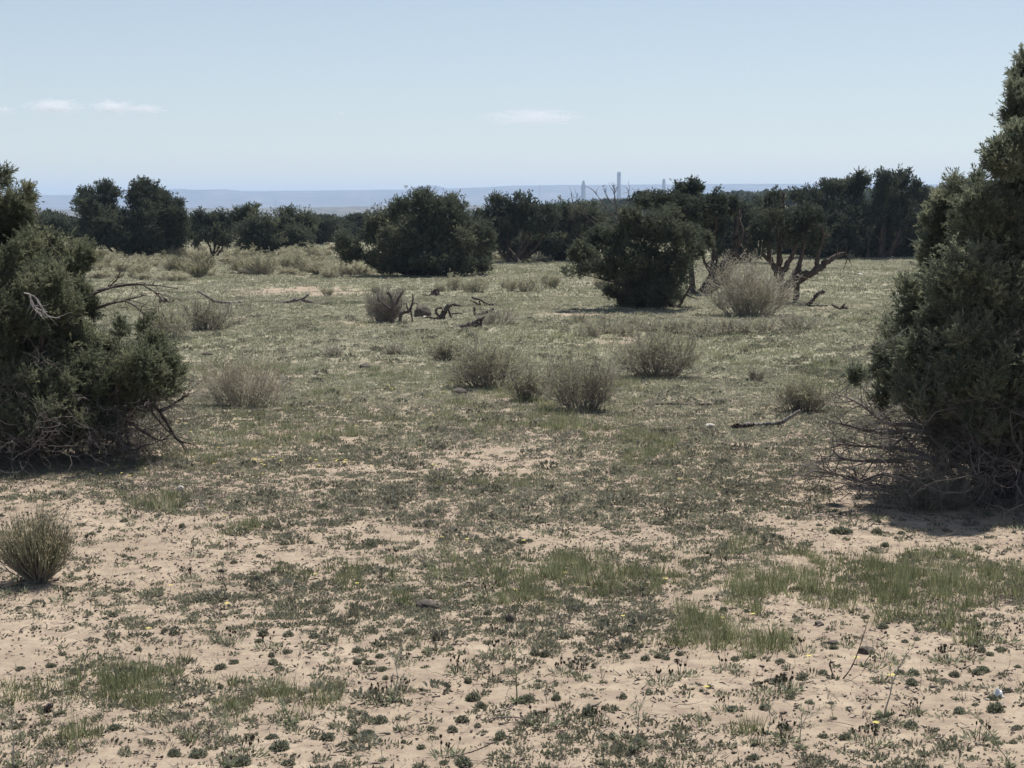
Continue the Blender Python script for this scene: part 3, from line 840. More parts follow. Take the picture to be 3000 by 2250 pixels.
    spots = [(1046, 1722), (2117, 1823), (2205, 1815), (2370, 1940), (2605, 1995), (2615, 1998), (2566, 2138), (1268, 1575), (1295, 1585), (1825, 1818), (1950, 1710), (1510, 1740), (1655, 1690), (1280, 1374), (1268, 1372), (815, 1372), (750, 1355), (765, 1362), (800, 1350), (775, 1372),
             (985, 1360), (990, 1355), (935, 1375), (1010, 1363), (345, 1375), (340, 1380), (275, 1390), (1085, 1250), (1045, 1258), (560, 1275), (620, 1260), (1150, 1145), (1180, 1150), (660, 1520), (500, 1730), (665, 1785), (435, 1858), (925, 1695), (2185, 1090), (2155, 1095), (2045, 1165),
             (1390, 1135), (1300, 1155), (600, 1230), (640, 1320), (670, 1410), (410, 1365), (325, 1382), (1600, 1190), (1270, 1225), (2510, 1945), (2070, 2030), (2610, 1960), (1990, 1415), (1785, 1415), (770, 1395)]
    pts = [ground(*s) for s in spots]
    for c in [(340, 1380, 60, 14, 6), (790, 1362, 70, 14, 8), (970, 1362, 60, 10, 5), (640, 1250, 80, 40, 5), (1150, 1150, 120, 20, 6), (1180, 1590, 200, 40, 3)]:
        for _ in range(c[4]):
            pts.append(ground(c[0] + rng.normal() * c[2], c[1] + rng.normal() * c[3]))
    for i, p in enumerate(pts):
        s = 0.020 + 0.012 * rng.random()
        s *= 1 + max(0, p[1] - 12) / 60
        if i == 0: fl.location = p.tolist(); fl.scale = (s, s, s)
        else: dup(fl, p, rng.random() * 6.28, s)


# ------------------------------------------------------------------ shrubs
def shrub(name, px, py, wpx, hpx, label, style='broom', dens=1.0, leaf='shrub_leaf', stem='brush_stem', seed=1, group=None, leaf_n=1.0, flat=0.9, cat='shrub'):
    rng = np.random.default_rng(seed)
    b = ground(px, py); s = b[1] / F
    W = wpx * s * 0.50; H = hpx * s
    k0 = rng.random() * 50

    def rag(a, q):
        return 0.62 + .62 * vnoise(np.cos(a) * 1.9 + k0, np.sin(a) * 1.9 + q * 2.2, 7) + .12 * (rng.random(len(a)) ** 4) * 3
    pxm = b[1] / 1707.0
    root = thing(name, b, label, cat, group)
    sm, lm = MB(), MB()
    rmin = 0.30 * pxm
    if style == 'broom':
        n = int(260 * dens)
        a = rng.random(n) * 6.28; q = np.sqrt(rng.random(n))
        d = np.stack([np.cos(a) * q * W, np.sin(a) * q * W * flat, H * np.sqrt(np.clip(1.08 - q * q * 0.8, 0.05, 1))], -1)
        ln = np.linalg.norm(d, axis=1) * (0.50 + .3 * rng.random(n)) * rag(a, q)
        st = np.stack([np.cos(a) * W * .12 * rng.random(n), np.sin(a) * W * .12 * rng.random(n), np.zeros(n) - .01], -1)
        P = twigs(sm, st, d + np.array([0, 0, -H * .1]), ln, max(rmin * 1.1, 0.004), -0.25, .22, 6, 4, rng.random(n) * .8, rng)
        m = int(1500 * dens)
        st, dd, _ = on_lines(P, m, .45, 1, rng)
        P2 = twigs(lm, st, unit(dd + rng.normal(size=(m, 3)) * .22 + np.array([0, 0, .3])), H * (.22 + .2 * rng.random(m)), max(rmin * .75, .0016), -.3, .15, 5, 3, rng.random(m), rng)
        tm = MB(); k = int(1300 * dens)
        st, dd, _ = on_lines(P2, k, .8, 1, rng)
        rhombs(tm, st, unit(dd + rng.normal(size=(k, 3)) * .25), H * .05 * (.5 + rng.random(k)), rmin * 2.0, rng.random(k), rng)
        link('stems', sm.mesh('stems', True), M[stem], root)
        link('twigs', lm.mesh('twigs', True), M['broom'], root)
        link('dry_sprays', tm.mesh('dry_sprays'), M['broom_tip'], root)
    else:
        n = int(95 * dens)
        a = rng.random(n) * 6.28; q = np.sqrt(rng.random(n))
        d = np.stack([np.cos(a) * q * W, np.sin(a) * q * W * flat, H * np.sqrt(np.clip(1.05 - q * q * 0.85, 0.03, 1))], -1)
        ln = np.linalg.norm(d, axis=1) * (0.55 + .4 * rng.random(n)) * rag(a, q)
        st = np.stack([np.cos(a) * q * W * (.25 + .4 * rng.random(n)) + .1 * W * rng.normal(size=n), np.sin(a) * q * W * .4 * rng.random(n), np.zeros(n) - .01], -1)
        P = twigs(sm, st, d, ln, max(rmin * 1.3, .004), -.35, .45, 7, 4, rng.random(n) * .7, rng)
        m = int(850 * dens)
        st, dd, _ = on_lines(P, m, .25, 1, rng)
        P2 = twigs(sm, st, unit(dd + rng.normal(size=(m, 3)) * .5 + np.array([0, 0, .15])), H * (.18 + .25 * rng.random(m)), max(rmin * .8, .002), -.3, .5, 5, 3, rng.random(m), rng)
        m3 = int(1700 * dens)
        st, dd, _ = on_lines(P2, m3, .2, 1, rng)
        P3 = twigs(sm, st, unit(dd + rng.normal(size=(m3, 3)) * .6), H * (.07 + .12 * rng.random(m3)), max(rmin * .55, .0014), -.2, .4, 4, 3, .3 + .7 * rng.random(m3), rng)
        link('stems', sm.mesh('stems', True), M[stem], root)
        k = int(6500 * dens * leaf_n)
        if k:
            src = P3
            st, dd, _ = on_lines(src, k, .1, 1, rng)
            hi = np.clip(st[:, 2] / H, 0, 1.2)
            q = rng.random(k) < 0.15 + .9 * hi
            st, dd = st[q], dd[q]; k = len(st)
            rhombs(lm, st, unit(dd + rng.normal(size=(k, 3)) * .6), max(.012, 1.5 * pxm) * (.6 + .8 * rng.random(k)), max(.005, .55 * pxm), rng.random(k), rng)
            link('leaves', lm.mesh('leaves'), M[leaf], root)
    return root


# ------------------------------------------------------------------ dead wood and stones
def deadwood(name, label, cat, base_px, limbs, mat='log', group=None, seed=1, sub=0, S=8):
    """limbs: list of ([(px, py, dy), ...], r0px, r1px)"""
    rng = np.random.default_rng(seed)
    b = ground(*base_px); Y = b[1]; s = Y / F
    mb = MB()
    for (pl, r0, r1) in limbs:
        pts = [at(p[0], p[1], Y + (p[2] if len(p) > 2 else 0)) for p in pl]
        wood(mb, pts, np.linspace(r0, r1, len(pts)) * s, 7 * len(pts), S, .14, rng)
        if sub:
            P = spline(np.array(pts), 12)[None]
            st, dd, _ = on_lines(P, sub, .3, 1, rng)
            twigs(mb, st, unit(dd + rng.normal(size=st.shape) * .6 + np.array([0, 0, .2])), 30 * s * (.3 + rng.random(sub)), max(r1 * .5, .8) * s, 0, .6, 6, 5, None, rng)
    o = link(name, mb.mesh(name, True, origin=b), M[mat], loc=b)
    return tag(o, label, cat, group)


def stone(name, label, cat, px, py, wpx, hpx, mat, seed=1, group=None, amp=.25, sink=.25):
    b = ground(px, py); s = b[1] / F
    mb = MB(); icorock(mb, (0, 0, hpx * s * (.5 - sink)), (wpx * s * .5, wpx * s * .4, hpx * s * .6), seed, 14, amp)
    return tag(link(name, mb.mesh(name, True), M[mat], loc=b), label, cat, group)


# ================================================================== BUILD
build_ground()
build_hills()
build_cover()
build_cushions()
build_rosettes()

# ---- big near junipers
R_LOBES = [(3005, 250, 45, 90), (2985, 340, 55, 110), (3060, 420, 120, 190), (2935, 475, 45, 65), (2990, 560, 90, 110), (2795, 545, 26, 55), (2855, 540, 24, 55), (2870, 620, 60, 70), (2790, 640, 75, 85), (2900, 680, 130, 130, -.2), (3060, 680, 170, 200),
           (2755, 755, 65, 95), (2870, 850, 150, 160, -.5), (3060, 900, 200, 220, -.3), (2645, 860, 32, 80), (2700, 890, 50, 110), (2720, 1000, 115, 115, -.3), (2860, 1060, 160, 150, -.7), (3060, 1130, 200, 180, -.6), (2610, 970, 36, 70), (2630, 1075, 68, 110),
           (2740, 1170, 140, 85, -.4), (2890, 1240, 150, 80, -.6), (3080, 1290, 180, 90, -.5), (2500, 1108, 20, 38), (3000, 760, 120, 160), (2800, 770, 85, 120), (2960, 1000, 150, 160), (2970, 1260, 150, 120), (2820, 900, 110, 120), (2750, 1090, 95, 95), (2960, 640, 70, 120), (2990, 440, 60, 100), (2840, 700, 70, 90), (2690, 990, 70, 90), (2820, 1290, 120, 60), (2950, 1370, 150, 70), (3250, 600, 150, 260), (3330, 950, 200, 250), (3300, 1220, 200, 160), (3150, 330, 70, 160), (2570, 1170, 40, 60)]
root, b, Y, s, rng = tree('juniper_tree', (2990, 1440), R_LOBES, 'tallest juniper, cut off by the frame, skirted by a tangle of bare grey branches', 'juniper_grey', clump_px=27, cover=.78, sprays=24, blades=20, leaf_px=(11, 2.9), trunk_r=.055, depth=.6, seed=4, spray_px=30)
rng = np.random.default_rng(5)
n = 150
ang = rng.uniform(-.9, .9, n)
st = np.stack([b[0] + rng.normal(size=n) * .35, b[1] + rng.normal(size=n) * .35 - .1, b[2] + .05 + .75 * rng.random(n)], -1)
d = np.stack([-np.cos(ang) + .35 * rng.normal(size=n) + .35, -.2 + np.sin(ang) * .8, .28 * rng.normal(size=n) + .05], -1)
dead_tangle(root, b, st, d, .6 + .8 * rng.random(n), .004 + .007 * rng.random(n) ** 2, rng, 1300, 6500, .3, s2=.42, s3=.2, wander=.9)
# the larger bare boughs that reach out over the sand
mb = MB()
for pl, r0, r1 in [([(2900, 1330), (2800, 1290), (2700, 1262), (2580, 1268), (2480, 1245), (2455, 1240)], .022, .006), ([(2880, 1400), (2760, 1350), (2640, 1315), (2560, 1310), (2450, 1300)], .022, .006), ([(2850, 1440), (2720, 1345), (2600, 1352), (2480, 1345), (2435, 1315)], .02, .007),
                   ([(2800, 1360), (2700, 1255), (2600, 1240), (2530, 1190), (2475, 1160)], .020, .006), ([(2720, 1420), (2600, 1390), (2515, 1410), (2440, 1385), (2370, 1380)], .018, .005), ([(2700, 1440), (2560, 1420), (2480, 1395), (2400, 1385)], .014, .005), ([(2960, 1300), (2850, 1200), (2760, 1180)], .03, .012)]:
    pts = [at(p[0], p[1], Y - .45 + .25 * rng.normal() * .5 - .3 * (2900 - p[0]) / 500) for p in pl]
    wood(mb, pts, np.linspace(r0, r1, len(pts)), 24, 7, .12, rng)
    P = spline(np.array(pts), 16)[None]
    st, dd, _ = on_lines(P, 14, .25, 1, rng)
    P2 = twigs(mb, st, unit(dd + rng.normal(size=st.shape) * .55), .15 + .3 * rng.random(14), .005, .1, .5, 7, 5, None, rng)
    st, dd, _ = on_lines(P2, 40, .2, 1, rng)
    twigs(mb, st, unit(dd + rng.normal(size=st.shape) * .7), .06 + .14 * rng.random(40), .0026, .1, .6, 5, 4, None, rng)
link('bare_bough', mb.mesh('bare_bough', True, origin=b), M['deadwood'], root)
for (px, py, q) in [(2905, 1155, .9), (2800, 1110, .8), (2955, 1240, .8), (2660, 960, .6), (2870, 930, .75)]:
    mb = MB()
    P = twigs(mb, at(px, py, Y - q)[None], np.array([[-.8, -.2, -.35]]) + rng.normal(size=(1, 3)) * .3, .22, .004, .1, .5, 9, 5, None, rng)
    st, dd, _ = on_lines(P, 7, .15, 1, rng); P2 = twigs(mb, st, unit(dd + rng.normal(size=st.shape) * .6), .05 + .1 * rng.random(7), .0024, 0, .5, 6, 4, None, rng)
    st, dd, _ = on_lines(P2, 16, .3, 1, rng); twigs(mb, st, unit(dd + rng.normal(size=st.shape) * .6), .03 + .05 * rng.random(16), .0014, 0, .5, 5, 3, None, rng)
    link('bleached_twig', mb.mesh('bleached_twig', True, origin=b), M['pale_log'], root)

L_LOBES = [(8, 530, 30, 62), (88, 575, 16, 55), (50, 635, 60, 60), (20, 740, 90, 100), (-70, 620, 80, 150), (80, 690, 26, 60), (150, 765, 65, 75), (222, 785, 45, 95), (120, 870, 130, 100, -.3), (240, 890, 38, 65), (10, 940, 140, 130, -.4), (180, 1000, 100, 80), (290, 1040, 46, 60), (372, 965, 26, 55), (430, 975, 18, 75),
           (350, 1055, 80, 75), (470, 1055, 50, 72), (515, 1105, 34, 82), (425, 1140, 85, 62, -.2), (290, 1130, 105, 78, -.3), (120, 1120, 130, 100, -.5), (-40, 1120, 140, 140, -.4), (-150, 900, 150, 200), (-220, 1150, 150, 150), (395, 1200, 70, 30), (230, 1190, 90, 40), (60, 800, 110, 110), (130, 960, 110, 110), (30, 1060, 130, 130), (220, 1080, 110, 90), (350, 1130, 90, 60), (100, 1220, 150, 60), (240, 1255, 120, 40), (20, 680, 70, 90), (420, 1090, 80, 70)]
root, b, Y, s, rng = tree('juniper_tree', (70, 1338), L_LOBES, 'sprawling olive juniper cut off by the frame, dead boughs reaching over the field', 'juniper_olive', clump_px=22, cover=.75, sprays=24, blades=20, leaf_px=(9.5, 2.5), trunk_r=.055, depth=.7, seed=14, spray_px=26,
                          extra_limbs=[([(150, 1330), (300, 1240), (420, 1170), (480, 1120)], .05, .02), ([(60, 1330), (150, 1170), (300, 1080), (420, 1050)], .06, .02)])
rng = np.random.default_rng(6)
n = 130
st = np.stack([b[0] + rng.uniform(-.6, .9, n), b[1] + rng.normal(size=n) * .4 - .1, b[2] + .05 + .5 * rng.random(n)], -1)
d = np.stack([rng.normal(size=n) * .7 + .35, -.3 + .6 * rng.normal(size=n), .25 * rng.normal(size=n)], -1)
dead_tangle(root, b, st, d, .4 + .6 * rng.random(n), .004 + .006 * rng.random(n) ** 2, rng, 1000, 5000, .3, s2=.35, s3=.18, wander=.9)
mb = MB()
for pl, r0, r1 in [([(190, 950), (240, 890), (290, 852), (350, 838), (420, 833), (520, 845)], .022, .004), ([(200, 930), (255, 912), (310, 893), (365, 880), (432, 863)], .022, .004), ([(190, 880), (260, 862), (310, 845), (345, 815), (350, 790)], .012, .003), ([(400, 1130), (460, 1195), (520, 1285), (560, 1300)], .022, .005),
                   ([(470, 1205), (500, 1190), (530, 1170), (552, 1155)], .016, .007), ([(380, 1240), (430, 1270), (470, 1290), (500, 1272)], .016, .004), ([(430, 1190), (480, 1250), (530, 1300), (545, 1325)], .010, .003), ([(420, 835), (460, 860), (470, 875)], .007, .003), ([(365, 880), (400, 900), (420, 920)], .007, .003), ([(360, 1200), (370, 1260), (380, 1310)], .02, .012)]:
    pts = [at(p[0], p[1], Y - .1 + .12 * rng.normal()) for p in pl]
    wood(mb, pts, np.linspace(r0, r1, len(pts)), 22, 7, .12, rng)
    P = spline(np.array(pts), 16)[None]
    st, dd, _ = on_lines(P, 9, .25, 1, rng)
    twigs(mb, st, unit(dd + rng.normal(size=st.shape) * .5), .12 + .25 * rng.random(9), .0035, 0, .4, 7, 5, None, rng)
link('bare_bough', mb.mesh('bare_bough', True, origin=b), M['log'], root)
mb = MB()
for pl in [[(70, 858), (100, 868), (120, 895), (140, 925), (175, 932)], [(90, 862), (92, 890), (110, 915), (130, 935)], [(85, 865), (105, 900), (140, 915)]]:
    pts = [at(p[0], p[1], Y - .75) for p in pl]
    wood(mb, pts, np.linspace(.0055, .003, len(pts)), 20, 6, .12, rng)
    st, dd, _ = on_lines(spline(np.array(pts), 16)[None], 6, .2, 1, rng)
    twigs(mb, st, unit(dd + rng.normal(size=st.shape) * .6), .05 + .12 * rng.random(6), .003, .2, .4, 6, 5, None, rng)
link('bleached_bough', mb.mesh('bleached_bough', True, origin=b), M['bleached'], root)

# ---- middle-distance trees
tree('juniper_tree', (400, 762), [(250, 580, 38, 26), (312, 570, 46, 38), (290, 610, 55, 30), (330, 650, 75, 45), (430, 560, 50, 38), (455, 590, 35, 40), (400, 585, 35, 45), (415, 630, 50, 45), (508, 600, 36, 36), (520, 650, 38, 50), (330, 700, 75, 50), (430, 700, 85, 55), (505, 715, 50, 42), (275, 680, 45, 45), (290, 645, 75, 50), (440, 640, 70, 60), (365, 690, 90, 60), (270, 605, 50, 30), (520, 680, 40, 45)],
     'broad juniper with two rounded crowns and sky showing between them', 'juniper_dark', clump_px=12.5, cover=.85, sprays=14, blades=9, leaf_px=(6.2, 2.3), spray_px=11, trunk_r=.11, seed=21)
tree('juniper_tree', (622, 758), [(600, 655, 42, 34), (645, 650, 40, 30), (625, 690, 62, 36), (575, 690, 36, 38), (655, 700, 35, 30)], 'small round juniper on a short bare trunk above the pale brush', 'juniper_dark', clump_px=12, cover=.85, sprays=14, blades=9, leaf_px=(6.2, 2.3), spray_px=11, trunk_r=.07, seed=22,
     extra_limbs=[([(622, 760), (618, 735), (608, 705)], .08, .04), ([(622, 752), (635, 735), (645, 715)], .05, .03)], limb_frac=.4)
tree('juniper_tree', (800, 752), [(698, 635, 22, 30), (737, 622, 26, 32), (720, 690, 50, 50), (770, 680, 60, 55), (845, 655, 52, 45), (890, 660, 40, 40), (870, 705, 55, 45), (800, 720, 80, 35), (735, 725, 45, 30)], 'wide juniper with two thin leafy tops poking above its left side', 'juniper', clump_px=12, cover=.85, sprays=14, blades=9, leaf_px=(6.2, 2.3), spray_px=11, seed=23)
tree('juniper_tree', (1260, 808), [(1250, 600, 70, 45), (1185, 615, 55, 42), (1315, 610, 50, 42), (1125, 655, 60, 48), (1085, 685, 45, 45), (1022, 725, 40, 42), (1200, 690, 100, 65, -.8), (1300, 690, 100, 75, -.5), (1165, 740, 90, 55, -.8), (1260, 765, 110, 38, -.6), (1380, 695, 62, 65), (1350, 770, 75, 32), (1415, 755, 35, 45), (1250, 650, 120, 50), (1090, 765, 26, 26), (1150, 782, 60, 28), (1250, 790, 80, 24), (1345, 790, 60, 22), (1400, 782, 40, 24), (1030, 755, 36, 30), (1005, 715, 26, 30), (1300, 620, 60, 40), (1420, 700, 45, 60)],
     'big dense domed juniper with dark shade under it, in the middle of the field', 'juniper', clump_px=14, cover=.85, sprays=16, blades=9, leaf_px=(6.2, 2.2), spray_px=11, trunk_r=.10, seed=24, depth=1.1)
tree('juniper_tree', (1510, 768), [(1465, 605, 46, 32), (1535, 605, 48, 34), (1415, 650, 36, 45), (1450, 690, 65, 55), (1560, 655, 58, 55), (1605, 640, 36, 42), (1520, 720, 70, 42), (1600, 715, 42, 42), (1490, 650, 60, 40)], 'dark bushy juniper standing close behind the big domed one', 'juniper_dark', clump_px=12, cover=.85, sprays=14, blades=9, leaf_px=(6.2, 2.3), spray_px=11, seed=25)
root, b, Y, s, rng = tree('juniper_tree', (1690, 765), [(1650, 640, 45, 40), (1725, 650, 50, 50), (1640, 705, 48, 38), (1700, 700, 60, 45), (1635, 752, 28, 22)], 'thin greyish juniper full of dead twigs beyond the leaning tree', 'juniper', clump_px=12, cover=.85, sprays=14, blades=9, leaf_px=(6.2, 2.3), spray_px=11, seed=26)
n = 50
st = b + np.stack([rng.normal(size=n) * .4, rng.normal(size=n) * .4, .2 + 1.2 * rng.random(n)], -1)
mb = MB(); P = twigs(mb, st, rng.normal(size=(n, 3)) * np.array([.6, .6, .3]) + np.array([0, 0, .6]), .5 + .7 * rng.random(n), .014, -.3, .5, 7, 4, None, rng)
st, dd, _ = on_lines(P, 260, .2, 1, rng); twigs(mb, st, unit(dd + rng.normal(size=st.shape) * .6), .2 + .4 * rng.random(260), .008, -.2, .5, 5, 3, None, rng)
link('dead_branches', mb.mesh('dead_branches', True, origin=b), M['deadwood'], root)
deadwood('dead_snag', 'bare grey dead snag whose forked limbs stick up above the crowns', 'dead tree', (1820, 770), [([(1820, 770), (1815, 690), (1808, 620), (1800, 570), (1792, 552)], 3.00, 0.72), ([(1812, 650), (1770, 600), (1740, 560), (1722, 548)], 2.00, 0.54), ([(1806, 610), (1780, 580), (1765, 545)], 1.50, 0.48), ([(1808, 630), (1835, 590), (1843, 560)], 1.60, 0.54),
         ([(1810, 660), (1850, 620), (1875, 590), (1880, 560)], 1.60, 0.48), ([(1800, 590), (1800, 560), (1790, 535)], 1.20, 0.42), ([(1800, 700), (1690, 610), (1672, 565)], 1.50, 0.48), ([(1800, 690), (1700, 600), (1692, 565)], 1.50, 0.48)], 'log', seed=27, sub=7)
tree('juniper_tree', (2052, 862), [(1990, 565, 24, 30), (2030, 560, 32, 32), (1905, 590, 55, 32), (1960, 610, 65, 40), (2050, 615, 55, 48), (2100, 600, 36, 42), (2140, 600, 24, 45), (2080, 670, 60, 50), (2020, 660, 60, 45)], 'tall juniper with leaning dark double trunk and ragged top', 'juniper_dark', clump_px=12.5, cover=.85, sprays=14, blades=9, leaf_px=(6.2, 2.3), spray_px=11, seed=28, limb_frac=.25,
     extra_limbs=[([(2046, 866), (2080, 830, .1), (2120, 780, .1), (2150, 738, .2), (2158, 690, .2), (2161, 630, .3)], .22, .07), ([(2052, 862), (2095, 838, .3), (2135, 790, .3), (2153, 745, .2)], .18, .10), ([(2150, 738, .2), (2175, 690, .2), (2165, 640, .3)], .10, .045), ([(2060, 850), (2085, 800), (2100, 770), (2090, 720)], .11, .05), ([(2085, 800), (2065, 770), (2060, 740)], .08, .03), ([(2153, 742), (2190, 762), (2200, 690)], .10, .045)])
tree('juniper_tree', (1965, 903), [(1720, 765, 62, 46), (1690, 800, 36, 18), (1780, 715, 75, 55), (1850, 680, 75, 48), (1930, 670, 75, 50), (2000, 695, 62, 52), (1850, 765, 95, 62, -.5), (1960, 785, 85, 72, -.4), (2035, 745, 40, 38), (1865, 850, 55, 45), (1935, 860, 62, 42), (1780, 800, 40, 26), (1835, 880, 38, 32), (1900, 885, 60, 24), (1960, 850, 50, 50), (1800, 845, 36, 45), (1890, 865, 70, 42, .3), (1940, 872, 50, 36, .2), (1870, 790, 80, 70, .4), (1755, 692, 30, 30), (1845, 640, 42, 28), (1960, 640, 40, 34), (1672, 795, 26, 22), (1700, 740, 30, 28), (2060, 715, 30, 34)],
     'wide bushy juniper with spreading ragged skirt, nearest the pale bush', 'juniper', clump_px=15, cover=.95, sprays=16, blades=9, leaf_px=(6.2, 2.2), spray_px=11, trunk_r=.06, seed=29, depth=.8, limb_frac=.15,
     extra_limbs=[([(1985, 905), (2005, 870), (2030, 830)], .05, .03), ([(1975, 905), (1950, 850), (1920, 800)], .06, .03), ([(1945, 906), (1925, 870), (1890, 830)], .05, .03)])
tree('juniper_tree', (2298, 886), [(2250, 640, 50, 55), (2340, 640, 52, 55), (2220, 700, 40, 50), (2320, 705, 65, 50), (2395, 700, 42, 52), (2270, 590, 40, 30), (2380, 640, 40, 40)], 'old juniper with bare upright limbs and one thick bough leaning low to the right', 'juniper_dark', clump_px=13, cover=.2, sprays=14, blades=9, leaf_px=(6.2, 2.3), spray_px=11, seed=30, limb_frac=.3,
     extra_limbs=[([(2300, 888), (2296, 850), (2288, 810), (2285, 740), (2292, 640), (2295, 565)], 0.162, 0.038), ([(2292, 850), (2330, 822), (2380, 800), (2420, 770), (2450, 750), (2480, 738)], 0.200, 0.030), ([(2288, 830), (2265, 780), (2250, 720), (2256, 640), (2258, 605)], 0.108, 0.030), ([(2290, 800), (2320, 750), (2340, 690), (2352, 620)], 0.108, 0.030), ([(2388, 790), (2400, 740), (2412, 690), (2405, 660)], 0.081, 0.030), ([(2300, 835), (2325, 805), (2345, 775)], 0.108, 0.060), ([(2285, 790), (2230, 740), (2215, 690)], 0.081, 0.030), ([(2450, 750), (2475, 745), (2485, 755)], 0.054, 0.022)])
tree('juniper_tree', (2190, 772), [(2130, 660, 50, 55), (2190, 640, 50, 50), (2240, 620, 40, 40), (2200, 700, 80, 50), (2100, 700, 50, 45), (2270, 690, 50, 60), (2170, 740, 80, 28)], 'low dark juniper filling the gap behind the leaning double trunk', 'juniper_dark', clump_px=12, cover=.85, sprays=14, blades=9, leaf_px=(6.2, 2.3), spray_px=11, seed=35)
tree('juniper_tree', (1610, 762), [(1590, 660, 40, 45), (1640, 640, 40, 40), (1620, 700, 60, 45), (1660, 700, 50, 45)], 'dark juniper squeezed in behind the thin greyish one', 'juniper_dark', clump_px=12, cover=.85, sprays=14, blades=9, leaf_px=(6.2, 2.3), spray_px=11, seed=36)
tree('juniper_tree', (2470, 756), [(2345, 578, 34, 30), (2440, 555, 46, 34), (2385, 590, 50, 40), (2522, 530, 34, 38), (2500, 560, 50, 40), (2400, 650, 80, 60), (2490, 640, 75, 65), (2450, 710, 85, 42), (2370, 700, 50, 45), (2400, 735, 70, 26, .8), (2500, 735, 60, 26, .9)], 'tall dark juniper in the row, its upright top separated from its neighbour by a notch', 'juniper_dark', clump_px=12.5, cover=.85, sprays=14, blades=9, leaf_px=(6.2, 2.3), spray_px=11, trunk_r=.13, seed=31)
tree('juniper_tree', (2585, 756), [(2600, 545, 40, 42), (2645, 525, 34, 34), (2580, 600, 58, 60), (2685, 575, 30, 48), (2650, 640, 60, 75), (2565, 680, 55, 55), (2655, 710, 48, 38), (2620, 600, 60, 50), (2560, 735, 60, 26, .9), (2650, 735, 60, 26, .9), (2690, 660, 40, 60)], 'tall dark juniper in the row with several straight trunks showing beneath', 'juniper_dark', clump_px=12.5, cover=.85, sprays=14, blades=9, leaf_px=(6.2, 2.3), spray_px=11, trunk_r=.13, seed=32,
     extra_limbs=[([(2575, 760), (2580, 720), (2585, 660)], .12, .08), ([(2545, 758), (2540, 720), (2538, 670)], .1, .07), ([(2590, 760), (2620, 725), (2650, 690)], .09, .05)])
tree('juniper_tree', (2730, 752), [(2720, 590, 40, 40), (2700, 650, 45, 60), (2760, 620, 40, 60), (2740, 700, 60, 40)], 'dark juniper half hidden behind the tallest tree at the end of the row', 'juniper_dark', clump_px=12.5, cover=.85, sprays=14, blades=9, leaf_px=(6.2, 2.3), spray_px=11, seed=33)

# ---- far junipers: countable ones, then the wood beyond as one mass
protos = []
for k in range(5):
    rng = np.random.default_rng(60 + k)
    lobes = [(np.array([rng.normal() * .75, rng.normal() * .75, .9 + rng.random() * 1.1]), .55 + .4 * rng.random(), .55 + .4 * rng.random(), .5 + .35 * rng.random()) for _ in range(7)] + [(np.array([0, 0, .7]), 1.2, 1.2, .7)]
    root = thing('far_juniper_tree', (0, 0, 0), 'small dark juniper among the scattered trees far across the flat', 'tree', 'distant junipers beyond the field')
    mb = MB(); crown(mb, lobes, .27, .9, 16, .2, 8, .14, .058, rng)
    link('crown', mb.mesh('crown'), M['juniper_dark'], root)
    mb = MB(); limbs_to(mb, np.zeros(3), lobes[:4], .09, rng, 2, 1)
    link('trunk', mb.mesh('trunk', True), M['bark'], root)
    protos.append(root)
def top_limit(px):
    return np.interp(px, [-400, 0, 220, 560, 940, 1040, 1300, 1500, 1700, 1850, 2000, 2100, 2400, 2800, 3300], [600, 606, 608, 628, 630, 618, 600, 588, 582, 577, 574, 560, 553, 540, 536])


rng = np.random.default_rng(71)
spots = []
for (px0, px1, y0, y1, n) in [(90, 560, 190, 330, 30), (100, 300, 85, 130, 9), (480, 1120, 110, 330, 40), (900, 1120, 85, 125, 8), (1100, 1760, 110, 330, 30), (1700, 2400, 85, 420, 74), (2300, 3100, 80, 400, 70), (1560, 1760, 80, 140, 10), (2280, 2800, 74, 84, 16), (-300, 90, 100, 260, 8)]:
    for _ in range(n):
        px = rng.uniform(px0, px1); y = rng.uniform(y0, y1)
        x = (px - CX) / F * y
        spots.append((x, y, .52 + .35 * rng.random()))
# gap of open light ground at the left stays clear
spots = [q for q in spots if not (150 < q[1] < 215 and q[0] / q[1] < -.24)]
ok = []
for (x, y, s) in spots:
    z = float(height(x, y)); px, py = project(x, y, z + 2.5 * s)
    room = (CAMZ + (HZ - float(top_limit(px))) * y / F - z) / 2.5
    s = min(s, room * .98)
    if s > .3: ok.append((x, y, s))
spots = ok
for i, (x, y, s) in enumerate(spots):
    p = (x, y, float(height(x, y)) - .05)
    if i < 5:
        protos[i].location = p; protos[i].scale = (s, s, s)
    else:
        dup(protos[rng.integers(0, 5)], p, rng.random() * 6.28, (s * (1.1 + .4 * rng.random()), s * 1.1, s * (.8 + .22 * rng.random())))
mb = MB()
n = 3600
y = np.sqrt(rng.random(n) * (1400 ** 2 - 200 ** 2) + 200 ** 2); x = (rng.random(n) * 2 - 1) * .36 * y
q = fbm(x / 60, y / 60, 99, 3) > .40
x, y = x[q], y[q]; n = len(x); z = height(x, y)
I = np.repeat(np.arange(n), 110); k = len(I)
d = rand_dir(k, rng); d[:, 2] = np.abs(d[:, 2]) * 1.0; d *= (.55 + .5 * rng.random(k))[:, None]
R = (1.2 + 1.0 * rng.random(n)); Hh = 1.6 + 1.6 * rng.random(n)
room = CAMZ + (HZ - top_limit(CX + F * x / y)) * y / F - z - .7
Hh = np.minimum(Hh, np.where(room > .5, room, .5)); R = np.where(room > .5, R, .4)
lump = 1 + .6 * (vnoise(d[:, 0] * 2.2 + I * 7.1, d[:, 1] * 2.2 + d[:, 2] * 2, 5) - .5)
P = np.stack([x[I] + d[:, 0] * R[I] * lump, y[I] + d[:, 1] * R[I] * lump, z[I] + d[:, 2] * Hh[I] * lump], -1)
